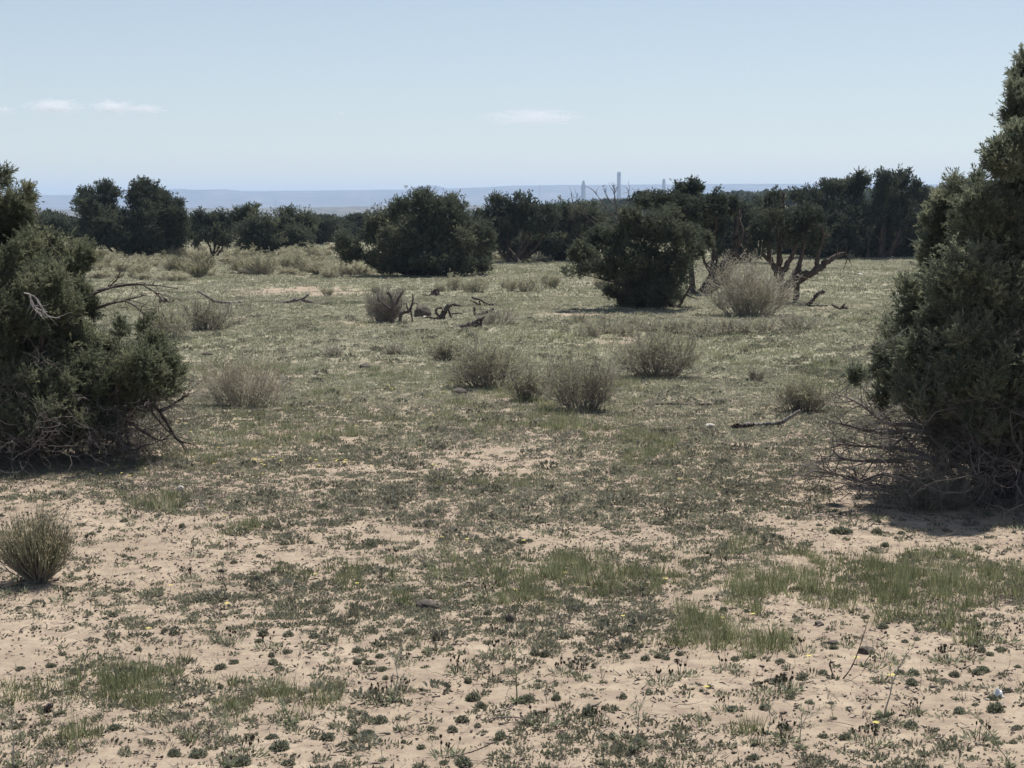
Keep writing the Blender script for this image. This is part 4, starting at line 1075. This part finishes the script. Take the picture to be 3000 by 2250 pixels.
rhombs(mb, P, unit(rand_dir(k, rng) * .8 + np.array([0, 0, .8])), .55 + .3 * rng.random(k), .34, np.clip(.5 * rng.random(n)[I] + .5 * rng.random(k), 0, 1), rng)
tag(link('far_woods', mb.mesh('far_woods'), M['juniper_dark']), 'far juniper woodland reading as one mass', kind='stuff')

# ---- shrubs
shrub('rabbitbrush_shrub', 115, 1705, 270, 215, 'tan broom-like bush with dense upright stems, standing on the bare sand', 'broom', 1.5, seed=41, stem='dark_stem')
shrub('rabbitbrush_shrub', 2200, 925, 215, 165, 'large pale rounded bush beside the old leaning trunk', 'twiggy', 1.5, 'tan_leaf', 'brush_stem', seed=42, leaf_n=.75)
shrub('desert_shrub', 715, 1188, 235, 150, 'twiggy bush with tan dry tops, alone in the grass by the sprawling juniper', 'twiggy', 1.0, 'tan_leaf', 'brush_stem', seed=43, leaf_n=1.4)
shrub('desert_shrub', 1420, 1135, 215, 145, 'wide low grey shrub at the end of the shrub row, beneath the small green one', 'twiggy', 1.1, 'shrub_leaf', 'dark_stem', seed=44, leaf_n=2.2)
shrub('desert_shrub', 1310, 1055, 100, 62, 'small bright green rounded shrub above the row of grey ones', 'twiggy', .7, 'shrub_leaf', 'dark_stem', seed=45, leaf_n=.9)
shrub('desert_shrub', 1548, 1174, 110, 120, 'narrow leggy shrub with a bare stem, smallest of the row', 'twiggy', .55, 'shrub_leaf', 'dark_stem', seed=46, leaf_n=2.2)
shrub('desert_shrub', 1715, 1203, 175, 190, 'upright vase-shaped shrub with dark stems and green tips', 'twiggy', .9, 'shrub_leaf', 'dark_stem', seed=47, leaf_n=2.2)
shrub('desert_shrub', 1930, 1105, 215, 140, 'broad domed shrub with dark base and olive top', 'twiggy', 1.2, 'shrub_leaf', 'dark_stem', seed=48, leaf_n=2.2)
shrub('desert_shrub', 2345, 1205, 150, 105, 'rounded grey green shrub behind the fallen pale log', 'twiggy', .9, 'shrub_leaf', 'dark_stem', seed=49, leaf_n=2.2)
shrub('desert_shrub', 495, 992, 120, 110, 'thin wispy shrub rising next to the low purple grey brush', 'twiggy', .5, 'shrub_leaf', 'brush_stem', seed=50, leaf_n=1.8)
shrub('desert_shrub', 600, 968, 170, 85, 'low purple grey brush spreading sideways by the sprawling juniper', 'twiggy', .9, 'shrub_leaf', 'dark_stem', seed=51, leaf_n=0.8, flat=.6)
shrub('desert_shrub', 2215, 1117, 50, 52, 'little grey green shrub alone in open grass', 'twiggy', .3, 'shrub_leaf', 'brush_stem', seed=52, leaf_n=.3)
shrub('desert_shrub', 1148, 1037, 60, 42, 'tiny grey dead shrub in the middle of the open field', 'twiggy', .3, 'shrub_leaf', 'brush_stem', seed=53, leaf_n=.05)
shrub('desert_shrub', 975, 1045, 80, 38, 'tiny flat grey tuft of brush in short grass', 'twiggy', .3, 'shrub_leaf', 'brush_stem', seed=54, leaf_n=.05)
shrub('desert_shrub', 1128, 945, 90, 108, 'dark dead brush standing against the grey snag', 'twiggy', 1.0, 'tan_leaf', 'dark_stem', seed=55, leaf_n=.03)
shrub('desert_shrub', 2340, 965, 140, 50, 'low dark grey brush below the curved log', 'twiggy', .5, 'shrub_leaf', 'brush_stem', seed=56, leaf_n=.05, flat=.6)
shrub('desert_shrub', 1455, 950, 150, 52, 'low grey brush around the fallen logs', 'twiggy', .5, 'shrub_leaf', 'brush_stem', seed=57, leaf_n=.05, flat=.6)
shrub('desert_shrub', 260, 1335, 110, 90, 'small feathery green plant in the shade of the sprawling juniper', 'twiggy', .3, 'shrub_leaf', 'dark_stem', seed=58, leaf_n=.6)
shrub('desert_shrub', 2720, 1490, 250, 150, 'dark dense bush under the tallest juniper, tucked in its shade', 'twiggy', 1.2, 'cushion', 'dark_stem', seed=59, leaf_n=1.2)

rng = np.random.default_rng(81)
lowp = [shrub('low_brush', 1780, 975, 95, 46, 'low grey brush in the strip in front of the junipers', 'twiggy', .45, 'shrub_leaf', 'brush_stem', seed=61, leaf_n=0.3, group='low grey brush strip'),
        shrub('low_brush', 2000, 980, 95, 50, 'low grey brush in the strip in front of the junipers', 'twiggy', .45, 'shrub_leaf', 'brush_stem', seed=62, leaf_n=0.4, group='low grey brush strip')]
for (px, py, sc) in [(1730, 985, .9), (1850, 965, .9), (1910, 972, 1), (1960, 978, .9), (2060, 985, 1.1), (2120, 980, 1.1), (2180, 975, .9), (1830, 985, .8), (1870, 960, .7), (2240, 968, .7), (1700, 945, .7), (1770, 940, .6)]:
    p = ground(px, py); dup(lowp[rng.integers(0, 2)], p, rng.random() * 6.28, sc * (.85 + .3 * rng.random()))
bp = [shrub('pale_brush', 600, 800, 80, 62, 'pale straw coloured brush in the belt along the foot of the trees', 'broom', .5, seed=63, group='belt of pale brush before the trees'),
      shrub('pale_brush', 520, 812, 70, 60, 'pale straw coloured brush in the belt along the foot of the trees', 'broom', .5, seed=64, group='belt of pale brush before the trees'),
      shrub('pale_brush', 860, 800, 75, 62, 'pale straw coloured brush in the belt along the foot of the trees', 'twiggy', .5, 'shrub_leaf', 'brush_stem', seed=65, leaf_n=1.2, group='belt of pale brush before the trees'),
      shrub('pale_brush', 760, 806, 85, 58, 'pale straw coloured brush in the belt along the foot of the trees', 'twiggy', .5, 'shrub_leaf', 'brush_stem', seed=68, leaf_n=1.2, group='belt of pale brush before the trees')]
belt = []
for _ in range(84):
    px = rng.uniform(275, 1065); py = rng.uniform(752, 824) - (0 if px < 700 else 6)
    belt.append((px, py, rng.uniform(.5, 1.1)))
belt += [(470, 745, .8), (530, 742, .8), (590, 738, .9), (700, 745, .8), (940, 748, .8), (985, 735, .9), (920, 735, .8), (1500, 765, .8), (1540, 762, .9), (1590, 768, .9), (1420, 765, .7), (1460, 762, .7), (820, 745, .8), (650, 742, .8), (1010, 790, 1), (1040, 805, .9)]
for (px, py, sc) in belt:
    p = ground(px, py); dup(bp[rng.choice([0, 1, 2, 3, 3])], p, rng.random() * 6.28, (sc * rng.uniform(1, 1.5), sc * 1.1, sc * rng.uniform(.42, .78)))
gp = [shrub('green_bush', 1400, 858, 60, 45, 'small yellow green bush in the grass past the fallen logs', 'twiggy', .3, 'shrub_leaf', 'brush_stem', seed=66, leaf_n=.8, group='small green bushes in the far grass')]
for (px, py, sc) in [(1330, 850, 1), (1370, 855, .8), (1500, 852, .8), (1540, 855, 1), (1615, 845, 1.1), (1760, 848, 1), (1480, 845, .6), (1290, 855, .6), (1100, 860, .6), (960, 868, .6), (2490, 760, .6)]:
    dup(gp[0], ground(px, py), rng.random() * 6.28, sc)

# ---- dead wood lying in the field
deadwood('fallen_branch', 'bent dark branch whose raised end points up out of the grass', 'branch', (650, 890), [([(710, 886, .2), (680, 888), (640, 885), (620, 878), (600, 865), (583, 855)], 5, 3), ([(625, 882), (622, 892)], 4, 3)], 'pale_log', seed=91)
deadwood('fallen_branch', 'small forked dark branch scrap close to the sprawling juniper', 'branch', (488, 888), [([(470, 885), (485, 880), (500, 886), (512, 876)], 5, 2), ([(482, 884), (478, 896)], 3, 2), ([(490, 878), (475, 872)], 3, 1)], 'log', seed=92)
deadwood('fallen_log', 'long low dark log with a short fork rising near its middle', 'log', (870, 890), [([(790, 892), (830, 887), (860, 880), (885, 876), (905, 862)], 4, 3.5), ([(885, 878), (930, 889), (965, 886)], 4, 3), ([(868, 878), (845, 884), (800, 893)], 5, 2)], 'pale_log', seed=93)
deadwood('dead_snag', 'broken grey snag with curled antler-like limbs over dark brush', 'dead tree', (1150, 948), [([(1150, 950), (1152, 915), (1150, 880), (1135, 855)], 5, 3.5), ([(1150, 905), (1165, 880), (1182, 850)], 4, 2.5), ([(1150, 910), (1128, 895), (1112, 882), (1108, 870)], 4, 2.5), ([(1172, 950), (1176, 920), (1195, 913), (1203, 905), (1207, 890), (1210, 875), (1207, 860)], 6, 1.6), ([(1205, 895), (1215, 887), (1225, 893)], 2.2, 1.2), ([(1195, 912), (1192, 898), (1190, 888)], 2.6, 1.5), ([(1203, 905), (1207, 930), (1208, 948)], 2.4, 2)], 'log', seed=94)
stone('brown_mound', 'dark brown mound of rotted wood between the snag and the curled stump', 'mound', 1237, 928, 50, 40, 'mound', 95, amp=.3)
deadwood('curled_stump', 'curled dark stump with an arm arching over to one side', 'stump', (1295, 938), [([(1285, 940), (1298, 920), (1308, 903), (1325, 893), (1350, 895)], 11, 3), ([(1290, 930), (1277, 915), (1283, 903), (1296, 902)], 4, 3), ([(1312, 905), (1320, 925), (1322, 930)], 4, 2), ([(1322, 920), (1345, 917), (1355, 920)], 2.5, 1.5), ([(1285, 938), (1262, 930), (1245, 930)], 4, 2)], 'log', seed=96)
deadwood('fallen_branch', 'dark Y-shaped branch propped on the grass past the curled stump', 'branch', (1420, 897), [([(1480, 896), (1445, 893), (1425, 889), (1405, 878), (1382, 871)], 3, 3), ([(1430, 893), (1408, 896), (1395, 888), (1378, 880)], 3, 2), ([(1408, 895), (1404, 882)], 3, 2)], 'log', seed=97)
deadwood('fallen_log', 'short thick dark log tilted up at one end among grey brush', 'log', (1415, 925), [([(1395, 925), (1420, 918), (1435, 910), (1445, 905)], 6, 4), ([(1390, 922), (1390, 905), (1388, 900)], 4, 2), ([(1430, 914), (1450, 914)], 2.5, 1.5)], 'log', seed=98)
deadwood('fallen_log', 'heavy broken dark log nearest the viewer in the group of deadwood', 'log', (1380, 960), [([(1335, 962), (1365, 955), (1390, 945), (1410, 932)], 9, 4), ([(1365, 958), (1395, 950), (1412, 952)], 9, 5), ([(1408, 948), (1412, 935), (1420, 928)], 5, 2), ([(1310, 965), (1340, 960)], 3, 3), ([(1265, 965), (1300, 962), (1318, 962)], 3, 6)], 'log', seed=99)
deadwood('stick', 'short straight dark stick lying below the broken snag', 'stick', (1190, 962), [([(1178, 956), (1195, 962), (1205, 968)], 2.5, 2)], 'log', seed=100)
deadwood('tree_stump', 'low dark cone-shaped stump in far grass', 'stump', (1275, 868), [([(1275, 870), (1276, 858), (1280, 850)], 15, 6), ([(1265, 868), (1250, 866), (1230, 862)], 5, 1.5)], 'log', seed=101)
deadwood('fallen_log', 'snake-like dark log rearing up at the end below the leaning bough', 'log', (2360, 898), [([(2322, 897), (2345, 897), (2362, 894), (2380, 882), (2390, 868), (2398, 858), (2416, 854)], 5, 6), ([(2370, 898), (2400, 896), (2425, 896)], 4, 2), ([(2395, 905), (2420, 900)], 3, 2)], 'log', seed=102)
deadwood('fallen_branch', 'small twisted dark branch past the snake-like log', 'branch', (2465, 908), [([(2437, 890), (2450, 900), (2466, 905)], 3, 4), ([(2463, 910), (2468, 898), (2476, 890)], 5, 2), ([(2468, 905), (2480, 902), (2485, 910)], 5, 5)], 'log', seed=103)
deadwood('fallen_log', 'pale weathered log with broken dark chunks and a raised thin end', 'log', (2240, 1250), [([(2170, 1252), (2200, 1247), (2240, 1244), (2285, 1238), (2310, 1225), (2345, 1202)], 9, 4)], 'pale_log', seed=104)
deadwood('log_chunk', 'dark rotten log chunk against the pale log', 'log', (2185, 1256), [([(2145, 1252), (2158, 1248), (2165, 1247)], 6, 8), ([(2172, 1250), (2190, 1247), (2210, 1244)], 7, 6)], 'log', seed=105)
deadwood('stick', 'long straight dark stick flat in the grass', 'stick', (2010, 1187), [([(1912, 1184), (1960, 1183), (2040, 1185), (2100, 1184)], 2.5, 4)], 'log', seed=106)
stone('dark_stone', 'dark rounded stone alone in the short grass', 'stone', 1072, 1078, 40, 15, 'rock', 107)
stone('dark_stone', 'dark stone in front of the wide low grey shrub', 'stone', 1345, 1152, 44, 18, 'rock', 108)
stone('dark_stone', 'small dark stone by the twiggy tan-topped bush', 'stone', 607, 1041, 26, 12, 'rock', 109)
stone('white_stone', 'small white stone close to the pale log', 'stone', 2080, 1252, 30, 14, 'pale_rock', 110)
stone('white_stone', 'pale stone in open grass near the row of tall trees', 'stone', 2520, 808, 16, 9, 'pale_rock', 111)
stone('white_stone', 'white stone on sand at the corner of the sprawling juniper shadow', 'stone', 530, 1436, 20, 16, 'pale_rock', 112)
stone('white_stone', 'pale stone beside the broken snag and mound', 'stone', 1245, 934, 16, 10, 'pale_rock', 117)
stone('brown_clod', 'lumpy elongated brown clod at the edge of the dense mats', 'clod', 1255, 1778, 66, 24, 'mound', 113, amp=.45)
stone('brown_clod', 'round brown clod on sand, below the dense mats', 'clod', 1493, 1820, 26, 26, 'mound', 114, amp=.3)
stone('brown_clod', 'wrinkled dark brown dropping pile on the open sand', 'clod', 2538, 1912, 46, 20, 'mound', 115, amp=.6)
stone('brown_clod', 'dark smooth elongated clod among cushion plants', 'clod', 2440, 1885, 34, 12, 'rock', 116, amp=.2)
stone('brown_clod', 'dark angular clod at the foot of the tall grass', 'clod', 2398, 1832, 24, 16, 'rock', 118, amp=.4)
deadwood('stick', 'long thin grey stick along the bottom of the view', 'stick', (1300, 2222), [([(1222, 2220), (1260, 2224), (1330, 2216), (1390, 2200), (1440, 2178)], 2.2, 1.6)], 'log', seed=119)
deadwood('stick', 'thin pale curved stick lying across the sand', 'stick', (1500, 2115), [([(1425, 2112), (1450, 2103), (1500, 2100), (1540, 2108), (1590, 2130)], 1.6, 2.2)], 'pale_log', seed=120)
deadwood('forked_twig', 'dark forked twig standing upright in sand', 'twig', (2455, 1988), [([(2445, 1990), (2438, 1970), (2430, 1943)], 2.6, 2), ([(2470, 1988), (2490, 1962), (2510, 1920), (2530, 1860), (2538, 1838)], 2.4, 1), ([(2370, 1986), (2445, 1990), (2500, 1992)], 2, 1.6)], 'log', seed=121)
deadwood('fallen_branch', 'little crooked dead branch on the grey mats', 'branch', (310, 1875), [([(280, 1870), (310, 1878), (340, 1868), (352, 1852)], 2.4, 1.4), ([(318, 1876), (312, 1860), (318, 1845)], 2, 1)], 'deadwood', seed=122, sub=4)
deadwood('bleached_stick', 'bleached white forked stick on the grass clump', 'stick', (600, 1500), [([(562, 1500), (575, 1485), (590, 1478), (605, 1492), (615, 1502)], 1.6, 1.2), ([(590, 1478), (582, 1450), (575, 1440)], 1.2, .8)], 'bleached', seed=123)
deadwood('dark_branch', 'dark charred branch end among green weeds at the frame edge', 'branch', (110, 2085), [([(90, 2110), (115, 2095), (135, 2075), (150, 2065)], 6, 9), ([(125, 2085), (145, 2090), (155, 2085)], 6, 7)], 'log', seed=124)
deadwood('dead_weed', 'dead dry weed stalk with a dark drooping seed head', 'weed', (665, 1732), [([(665, 1732), (655, 1705), (645, 1685), (648, 1672)], 1.6, 1.2), ([(642, 1675), (648, 1670), (654, 1674)], 4, 4)], 'log', seed=125)

# crumpled white paper
b = ground(2925, 2042); s = b[1] / F
rng = np.random.default_rng(130)
g = 7; U, V = np.meshgrid(np.linspace(-1, 1, g), np.linspace(0, 1, g), indexing='ij')
P = np.stack([U * 15 * s * (1 - .45 * V), (V - .5) * 16 * s, V * 28 * s * (1 - .3 * np.abs(U))], -1) + rng.normal(size=(g, g, 3)) * 2.0 * s
idx = np.arange(g * g).reshape(g, g)
mb = MB(); mb.add(P.reshape(-1, 3), f4=np.stack([idx[:-1, :-1], idx[1:, :-1], idx[1:, 1:], idx[:-1, 1:]], -1).reshape(-1, 4))
o = tag(link('paper_scrap', mb.mesh('paper_scrap'), M['paper'], loc=b), 'crumpled white paper scrap caught on a cushion plant', 'litter')
sol = o.modifiers.new('thick', 'SOLIDIFY'); sol.thickness = 0.0012

# ---- smokestacks and masts on the far plain
def lathe(mb, prof, S=20):
    a = np.arange(S) * 2 * np.pi / S
    P = np.array([[(r * math.cos(t), r * math.sin(t), z) for t in a] for r, z in prof])
    K = len(prof); idx = np.arange(K * S).reshape(K, S)
    f = np.stack([idx[:-1], np.roll(idx, -1, 1)[:-1], np.roll(idx, -1, 1)[1:], idx[1:]], -1).reshape(-1, 4)
    mb.add(P.reshape(-1, 3), f4=f)


def stack_(px, ytop, D, rpx_top, rpx_base, label, head, rim):
    s = D / F
    x = (px - CX) / F * D; zt = CAMZ + (HZ - ytop) * s; z0 = -18.0
    b = np.array([x, D, z0]); H = zt - z0
    root = thing('smokestack', b, label, 'smokestack', 'power plant smokestacks on the horizon')
    mb = MB(); rt, rb = rpx_top * s, rpx_base * s
    hh = H - head * s
    lathe(mb, [(rb, 0), (rb * .6 + rt * .4, hh * .5), (rt, hh), (rt * .8, hh), (rt * .8, hh - 3)], 24)
    link('shaft', mb.mesh('shaft', True), M['concrete'], root)
    mb = MB(); lathe(mb, [(rt * 1.0, hh - 3 * s), (rt * 1.16, hh - 3 * s), (rt * 1.16, hh - 1 * s), (rt, hh - 1 * s)], 24)
    link('platform', mb.mesh('platform'), M['steel'], root)
    mb = MB(); lathe(mb, [(rt * .95, hh - .5), (rt * rim, H - 2 * s), (rt * rim, H), (rt * rim * .8, H), (rt * rim * .8, hh)], 24)
    link('flue', mb.mesh('flue', True), M['concrete'], root)


stack_(1708, 530, 3000, 6.8, 7.2, 'smokestack tapering to a narrow tip, farthest from the other two', 16, .42)
stack_(1811, 505, 3000, 5.4, 6.6, 'tallest smokestack, straight and flat topped', 5, .86)
stack_(1942, 525, 3000, 4.6, 8.2, 'smokestack widening towards its base, next to the dark juniper top', 7, .7)
for (px, yt, D, lab) in [(1090, 580, 3900, 'thin radio mast on the far plain by the big domed juniper'), (1580, 541, 3900, 'thin radio mast rising to the skyline left of the smokestacks'), (810, 584, 3900, 'thin radio mast on the far plain above the two leafy tops')]:
    s = D / F; x = (px - CX) / F * D; b = np.array([x, D, -14.0]); H = CAMZ + (HZ - yt) * s + 14
    root = thing('radio_mast', b, lab, 'mast', 'radio masts on the far plain')
    mb = MB(); legs = []
    for a in (0, 2.09, 4.19):
        legs.append([[math.cos(a) * .8, math.sin(a) * .8, 0], [math.cos(a) * .5, math.sin(a) * .5, H * .5], [math.cos(a) * .25, math.sin(a) * .25, H]])
    tubes(mb, np.array(legs), np.full((3, 3), .22), 5)
    br = []
    for k in range(14):
        z0, z1 = H * k / 14, H * (k + 1) / 14; a = 2.09 * k
        br.append([[math.cos(a) * .6, math.sin(a) * .6, z0], [0, 0, (z0 + z1) / 2], [math.cos(a + 2.09) * .5, math.sin(a + 2.09) * .5, z1]])
    tubes(mb, np.array(br), np.full((14, 3), .1), 4)
    link('lattice', mb.mesh('lattice'), M['steel'], root)
    mb = MB(); tubes(mb, np.array([[[-2.2, 0, H * .8], [0, 0, H * .8], [2.2, 0, H * .8]], [[-1.6, 0, H * .9], [0, 0, H * .9], [1.6, 0, H * .9]]]), np.full((2, 3), .2), 5)
    link('crossarm', mb.mesh('crossarm'), M['steel'], root)

# ---- small clouds beyond and above the haze
def cloud_mat(name, dens):
    m, nt, N, L = new_mat(name)
    tc = N.new('ShaderNodeTexCoord')
    ln = N.new('ShaderNodeVectorMath'); ln.operation = 'LENGTH'; L.new(tc.outputs['Object'], ln.inputs[0])
    n = N.new('ShaderNodeTexNoise'); n.inputs['Scale'].default_value = 2.6; n.inputs['Detail'].default_value = 6; n.inputs['Roughness'].default_value = .65
    oi = N.new('ShaderNodeObjectInfo'); ad = N.new('ShaderNodeVectorMath'); ad.operation = 'ADD'
    L.new(tc.outputs['Object'], ad.inputs[0]); L.new(oi.outputs['Location'], ad.inputs[1]); L.new(ad.outputs[0], n.inputs['Vector'])
    a = N.new('ShaderNodeMath'); a.operation = 'SUBTRACT'; a.inputs[0].default_value = 0.75; L.new(ln.outputs['Value'], a.inputs[1])
    b_ = N.new('ShaderNodeMath'); b_.operation = 'MULTIPLY_ADD'; b_.inputs[1].default_value = 2.6; L.new(n.outputs['Fac'], b_.inputs[0])
    c = N.new('ShaderNodeMath'); c.operation = 'SUBTRACT'; c.inputs[1].default_value = 1.3; L.new(a.outputs[0], c.inputs[0]); L.new(c.outputs[0], b_.inputs[2])
    d = N.new('ShaderNodeMath'); d.operation = 'MAXIMUM'; d.inputs[1].default_value = 0; L.new(b_.outputs[0], d.inputs[0])
    e = N.new('ShaderNodeMath'); e.operation = 'MULTIPLY'; e.inputs[1].default_value = dens; L.new(d.outputs[0], e.inputs[0])
    v = N.new('ShaderNodeVolumePrincipled'); v.inputs['Color'].default_value = (1, 1, 1, 1); v.inputs['Anisotropy'].default_value = .3
    L.new(e.outputs[0], v.inputs['Density'])
    o = N.new('ShaderNodeOutputMaterial'); L.new(v.outputs[0], o.inputs['Volume'])
    return m


CM = cloud_mat('thin_cloud', 0.020)
CM2 = cloud_mat('faint_cloud', 0.0075)
for i, (px, py, w, h, mt, lab) in enumerate([(158, 312, 88, 24, CM, 'small white puffy cloud, first of the pair above the two-crowned juniper'), (330, 314, 75, 22, CM, 'small white cloud with arched top in the pair, joined to a low tail'), (430, 320, 60, 15, CM, 'low thin cloud tail stretching from the arched cloud'), (5, 323, 40, 14, CM, 'wisp of white cloud cut by the frame edge'),
                                             (998, 333, 26, 8, CM2, 'tiny faint cloud wisp alone in the clear sky'), (1560, 345, 150, 30, CM2, 'faint broad cloud veil above the smokestacks')]):
    D = 14000.0
    c = at(px, py, D); s = D / F
    mb = MB(); icorock(mb, (0, 0, 0), (1, 1, 1), 300 + i, 14, .12)
    o = link('cloud', mb.mesh('cloud', True), mt, loc=c); o.scale = (w * s * 1.15, w * s * .8, h * s * 1.15)
    tag(o, lab, 'cloud', 'small clouds low in the sky')

# ---- haze
HD = 0.00021
m, nt, N, L = new_mat('haze_air')
v = N.new('ShaderNodeVolumePrincipled'); v.inputs['Color'].default_value = (0.53, 0.70, 0.98, 1); v.inputs['Density'].default_value = HD; v.inputs['Anisotropy'].default_value = 0.15
v.inputs['Density Attribute'].default_value = ''
o = N.new('ShaderNodeOutputMaterial'); L.new(v.outputs[0], o.inputs['Volume'])
x0, x1, y0, y1, z0, z1 = -8600, 8600, -7300, 8600, -34, 76
vv = [(x, y, z) for x in (x0, x1) for y in (y0, y1) for z in (z0, z1)]
mb = MB(); mb.add(vv, f4=[(0, 1, 3, 2), (4, 6, 7, 5), (0, 4, 5, 1), (2, 3, 7, 6), (0, 2, 6, 4), (1, 5, 7, 3)])
tag(link('haze', mb.mesh('haze'), m), 'thin blue haze in the air', kind='stuff')

# ------------------------------------------------------------------ light
EL, AZ = math.radians(63), math.radians(28)
w = bpy.data.worlds.new('World'); scene.world = w; w.use_nodes = True
nt = w.node_tree; nt.nodes.clear()
sky = nt.nodes.new('ShaderNodeTexSky'); sky.sky_type = 'NISHITA'; sky.sun_disc = False
sky.sun_elevation = EL; sky.sun_rotation = AZ; sky.altitude = 1700; sky.air_density = 1.0; sky.dust_density = 0.8; sky.ozone_density = 0.6
bg = nt.nodes.new('ShaderNodeBackground'); bg.inputs[1].default_value = 0.109
ou = nt.nodes.new('ShaderNodeOutputWorld')
hs = nt.nodes.new('ShaderNodeHueSaturation'); hs.inputs['Saturation'].default_value = .86
gm_ = nt.nodes.new('ShaderNodeGamma'); gm_.inputs[1].default_value = .75
nt.links.new(sky.outputs[0], gm_.inputs[0]); nt.links.new(gm_.outputs[0], hs.inputs['Color']); nt.links.new(hs.outputs[0], bg.inputs[0]); nt.links.new(bg.outputs[0], ou.inputs[0])
sl = bpy.data.lights.new('sun', 'SUN'); sl.energy = 4.1; sl.angle = math.radians(.5); sl.color = (1, .962, .91)
so = bpy.data.objects.new('sun', sl); COL.objects.link(so)
sv = Vector((math.sin(AZ) * math.cos(EL), math.cos(AZ) * math.cos(EL), math.sin(EL)))
so.rotation_euler = sv.to_track_quat('Z', 'Y').to_euler(); so.location = (0, 0, 60)

cam = bpy.data.cameras.new('camera'); cam.sensor_width = 36; cam.lens = F / 3000 * 36; cam.clip_start = .1; cam.clip_end = 60000
co = bpy.data.objects.new('camera', cam); COL.objects.link(co)
co.location = (0, 0, CAMZ); co.rotation_euler = (math.pi / 2 - PITCH, 0, 0)
scene.camera = co
scene.view_settings.view_transform = 'Standard'; scene.view_settings.look = 'None'; scene.view_settings.exposure = 0.62; scene.view_settings.gamma = 1
scene.cycles.max_bounces = 6; scene.cycles.diffuse_bounces = 3; scene.cycles.transmission_bounces = 3; scene.cycles.volume_bounces = 5
scene.cycles.use_denoising = True
